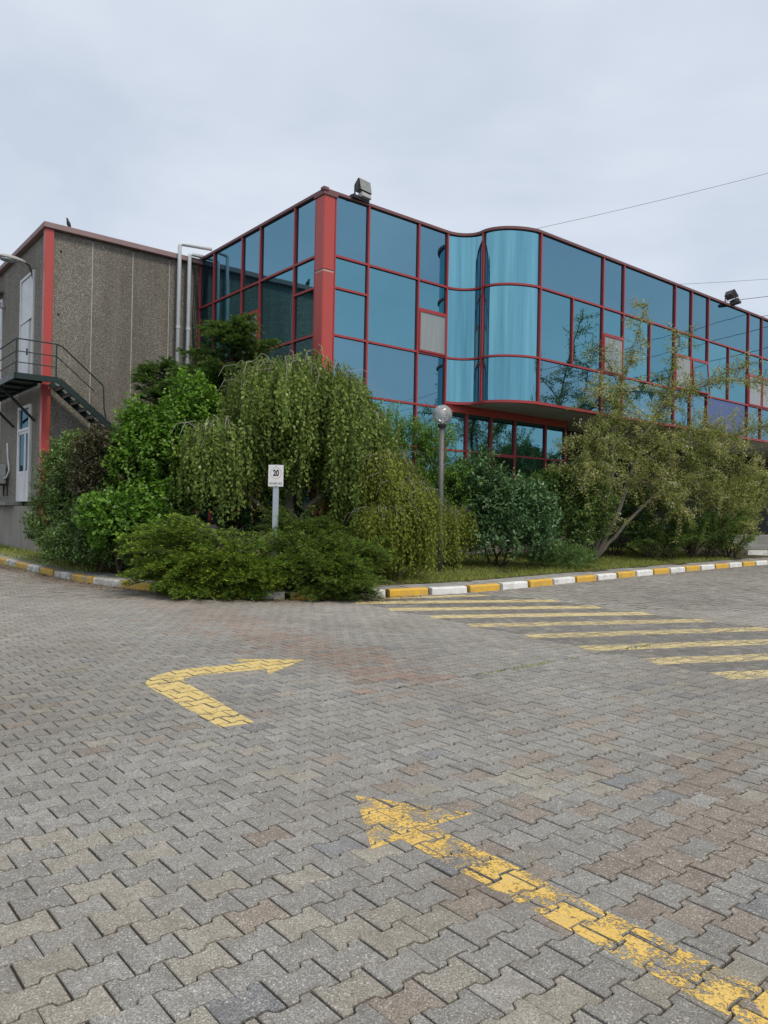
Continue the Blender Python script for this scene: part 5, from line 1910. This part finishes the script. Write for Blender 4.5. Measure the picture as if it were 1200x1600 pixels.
ct = plant('crabapple_tree', 6.35, 23.0, 'sparse olive-brown crabapple tree with leaning stems and pale blossom', 'tree')
cz = ct.location.z
g = np.random.default_rng(77)
LIMBS = [  # world x, y, z (absolute)
    ([(6.35, 23.0, 0.45), (6.65, 22.9, 1.6), (6.85, 22.8, 3.2), (6.80, 22.8, 4.6), (7.05, 22.7, 5.5), (7.35, 22.6, 6.8), (7.78, 22.5, 8.15)], 0.075),
    ([(6.45, 23.0, 0.45), (6.95, 22.7, 1.7), (7.25, 22.3, 3.0), (7.55, 22.1, 4.1), (8.05, 22.0, 4.9), (8.9, 22.0, 5.45), (9.9, 22.1, 5.9), (10.9, 22.3, 6.3)], 0.085),
    ([(6.30, 23.0, 0.45), (6.45, 22.6, 1.5), (6.25, 22.2, 2.8), (6.0, 21.9, 3.7), (5.8, 21.7, 4.3)], 0.06),
    ([(7.9, 22.0, 4.7), (8.15, 21.9, 5.4), (8.3, 21.8, 6.4), (8.4, 21.8, 7.0)], 0.03),
    ([(6.5, 23.0, 0.45), (7.3, 22.5, 1.6), (8.3, 22.1, 2.7), (9.2, 21.9, 3.5), (10.2, 21.9, 4.1), (11.2, 22.1, 4.4)], 0.06),
    ([(7.2, 22.4, 2.9), (7.9, 21.6, 3.6), (8.6, 21.0, 4.0), (9.2, 20.7, 4.0)], 0.04),
    ([(8.9, 22.0, 5.4), (9.7, 21.6, 5.6), (10.5, 21.5, 5.5), (11.3, 21.6, 5.3)], 0.03),
    ([(7.0, 22.7, 5.4), (6.5, 22.4, 6.2), (6.0, 22.2, 6.7)], 0.02),
    ([(6.9, 22.7, 4.9), (6.2, 22.3, 5.2), (5.6, 22.0, 5.3)], 0.02),
    ([(9.2, 21.9, 3.5), (10.0, 21.3, 3.2), (10.8, 21.0, 2.6)], 0.03),
    ([(8.3, 22.1, 2.7), (9.0, 21.6, 2.6), (9.9, 21.3, 2.0), (10.3, 21.2, 1.6)], 0.03),
    ([(6.9, 22.4, 2.6), (7.4, 21.7, 2.7), (8.0, 21.2, 2.2), (8.3, 21.0, 1.7)], 0.03),
    ([(6.2, 22.2, 2.8), (5.7, 21.7, 3.0), (5.4, 21.4, 2.7)], 0.025),
]
BU = np.array([math.cos(BR), math.sin(BR)])
BV = np.array([-math.sin(BR), math.cos(BR)])


def onto_row(p):               # keep the tree in a flat row along the facade, as it was planted
    p = np.array(p, float)
    tgt = -3.2 + 0.55 * (p[1] - 22.3)
    rel0 = -np.array([CX, CY]) @ BV
    k = (tgt - rel0) / (p[:2] @ BV)
    wgt = min(1.0, max(0.0, (p[2] - 0.45) / 1.2))
    k = 1 + (k - 1) * wgt
    return np.array([p[0] * k, p[1] * k, 1.5 + (p[2] - 1.5) * k])


tr_ = MB()
tw = MB()
lv, pet = Leaves(), Leaves()
off = np.array([6.35, 23.0, cz])
for li, (pts, r0) in enumerate(LIMBS):
    P = np.array([onto_row(p) for p in pts]) - off
    q = []
    for i in range(len(P) - 1):
        for t in np.linspace(0, 1, 6, endpoint=False):
            q.append(P[i] * (1 - t) + P[i + 1] * t + g.normal(0, 0.012, 3))
    q.append(P[-1])
    q = np.array(q)
    tr_.tube(q, list(np.linspace(r0, 0.008, len(q))), 7, False)
    n = len(q)
    a0 = 0.30 if li in (0, 1, 2, 4) else 0.1
    tot = {0: 115, 1: 150, 2: 95, 3: 40, 4: 165, 5: 125, 6: 55, 7: 14, 8: 22, 9: 75, 10: 75, 11: 60, 12: 45}[li]
    for b in range(tot):
        t = a0 + (1 - a0) * g.random()
        i = min(n - 1, int(t * (n - 1)))
        p0 = q[i]
        d = rdir(1, g)[0]
        d[2] = d[2] * 0.85 + 0.12
        d = d / np.linalg.norm(d)
        hi = p0[2] + cz > 5.6
        ln = g.uniform(0.25, 0.75 if hi else 1.25)
        m = 7
        ts = np.linspace(0, 1, m)
        pp = p0 + d * (ts * ln)[:, None] + np.cumsum(g.normal(0, 0.02, (m, 3)), 0) - np.array([0, 0, 0.16 if not hi else 0.05]) * (ts ** 2 * ln)[:, None]
        tw.tube(pp, list(np.linspace(0.008, 0.003, m)), 3, False)
        k = int(ln * (75 if hi else 88))
        if (li in (1, 6) and t > 0.75) or (li == 4 and t > 0.85):
            k = int(k * 0.45)
        tt = g.random(k) * 0.95 + 0.05
        C = np.stack([np.interp(tt, ts, pp[:, c]) for c in range(3)], 1) + g.normal(0, 0.05, (k, 3))
        D = unit(d * 0.4 + rdir(k, g) + np.array([0, 0, -0.1]))
        N = unit(np.array([0, 0, 1.0]) + g.normal(0, 0.6, (k, 3)))
        bt = g.uniform(0.1, 0.8)
        T = np.clip(bt + g.normal(0, 0.2, k), 0, 1)
        s = g.uniform(0.6, 1.2, k)
        lv.add(C, D, N, 0.07 * s, 0.038 * s, T)
        if g.random() < 0.20:
            k2_ = 10
            C = pp[4] + g.normal(0, 0.06, (k2_, 3))
            pet.add(C, rdir(k2_, g), rdir(k2_, g), 0.06, 0.045, g.random(k2_))
lv.build('crown', 'leaf_crab', ct)
pet.build('blossom', 'leaf_petal', ct)
tr_.build('trunk', 'bark_grey', ct, True)
tw.build('twig', 'bark_brown', ct)

# --- trees across the yard, seen only as reflections -------------------
for k, (x, y, h_, r_, lab) in enumerate(((37, 23, 7.0, 3.2, 'broad tree across the yard mirrored in the lower glass'), (31, 12.5, 5.0, 2.4, 'smaller tree across the yard mirrored beside the laurel'), (46, 33, 9.0, 4.0, 'tall tree across the yard mirrored at the far end of the facade'))):
    t_ = tag(empty('yard_tree', (x, y, 0)), lab, 'tree', 'trees across the yard')
    MB().tube([(0, 0, -0.05), (0.1, 0, h_ * 0.4), (0, 0.1, h_ * 0.8)], [0.2, 0.15, 0.05], 8).build('trunk', 'bark_brown', t_)
    shrub(t_, [(0, 0, h_ * 0.55, r_, r_, h_ * 0.3), (0.6, 0.5, h_ * 0.75, r_ * 0.6, r_ * 0.6, h_ * 0.22)], 'leaf_far', 6000, 0.22, 0.6, 90 + k, 0.7, 12, 0.5, 0.1, 6)

# --- lawn, weeds and litter ----------------------------------------------
def blades(name, P, hgt, mat, seed, label, cat, wid=0.012, tb=0.5):
    g = np.random.default_rng(seed)
    n = len(P)
    z = garden_z(P[:, 0], P[:, 1]) if cat == 'grass' else terr(P[:, 1])
    Q = np.column_stack([P, z])
    D = unit(np.column_stack([g.normal(0, 0.45, n), g.normal(0, 0.45, n), np.ones(n)]))
    N = rdir(n, g)
    V, F = leaf_arrays(Q, D, N, hgt * g.uniform(0.4, 1.25, n), wid, 0.0)
    o = tri_mesh(name, V, F, mat, None, np.repeat(np.clip(g.normal(tb, 0.22, n), 0, 1), 2))
    tag(o, label, cat, None, 'stuff')


g = np.random.default_rng(5)
sidx = np.where((KP[:, 0] > 0.9) & (KP[:, 0] < 12.3))[0]
q = g.choice(sidx, 42000)
dd = 0.84 + g.random(len(q)) ** 1.3 * 3.6
P = KP[q] + KN[q] * dd[:, None] + g.normal(0, 0.05, (len(q), 2))
P = P[vnoise(P, 1.4, 40) + 0.35 * g.random(len(P)) > 0.36]
blades('lawn_grass', P, 0.085, 'leaf_grass', 6, 'patchy short grass between the footpath and the shrubs', 'grass')
sidx = np.where(KP[:, 0] < -6.5)[0]
q = g.choice(sidx, 5000)
P = KP[q] + KN[q] * (0.2 + g.random(len(q)) * 1.2)[:, None]
blades('verge_grass', P, 0.11, 'leaf_grass', 7, 'rough grass verge behind the left kerb', 'grass', 0.012, 0.4)
# weeds at the kerb foot and along the open paver joint
sidx = np.where(KP[:, 0] < 1.5)[0]
q = g.choice(sidx, 2600)
P = KP[q] - KN[q] * (np.abs(g.normal(0.02, 0.05, len(q))))[:, None]
P = P[vnoise(P, 2.2, 41) > 0.55]
t1 = g.random(170)
W = np.array([0.66, 7.12])[None] + PU[None] * (t1 * 3.6)[:, None] - PV[None] * 0.062 + g.normal(0, 0.006, (170, 2))
W = W[vnoise(W, 3.0, 42) > 0.6]
blades('joint_weeds', np.concatenate([P, W]), 0.04, 'leaf_grass', 8, 'small weeds at the kerb foot and in the open paver joint', 'weeds', 0.014)
# dry litter swept against the left kerb
sidx = np.where((KP[:, 0] < 0.6))[0]
q = g.choice(sidx, 6500)
P = KP[q] - KN[q] * (np.abs(g.normal(0, 0.28, len(q))) + 0.01)[:, None]
Q = np.column_stack([P, terr(P[:, 1]) + 0.006])
n = len(Q)
D = g.normal(size=(n, 3)); D[:, 2] *= 0.15
N = np.array([0, 0, 1.0]) + g.normal(0, 0.25, (n, 3))
V, F = leaf_arrays(Q, D, N, g.uniform(0.015, 0.045, n), 0.018, 0.1)
o = tri_mesh('leaf_litter', V, F, 'leaf_dry', None, np.repeat(g.random(n), 2))
tag(o, 'dry brown leaf litter along the kerb and under the junipers', 'litter', None, 'stuff')
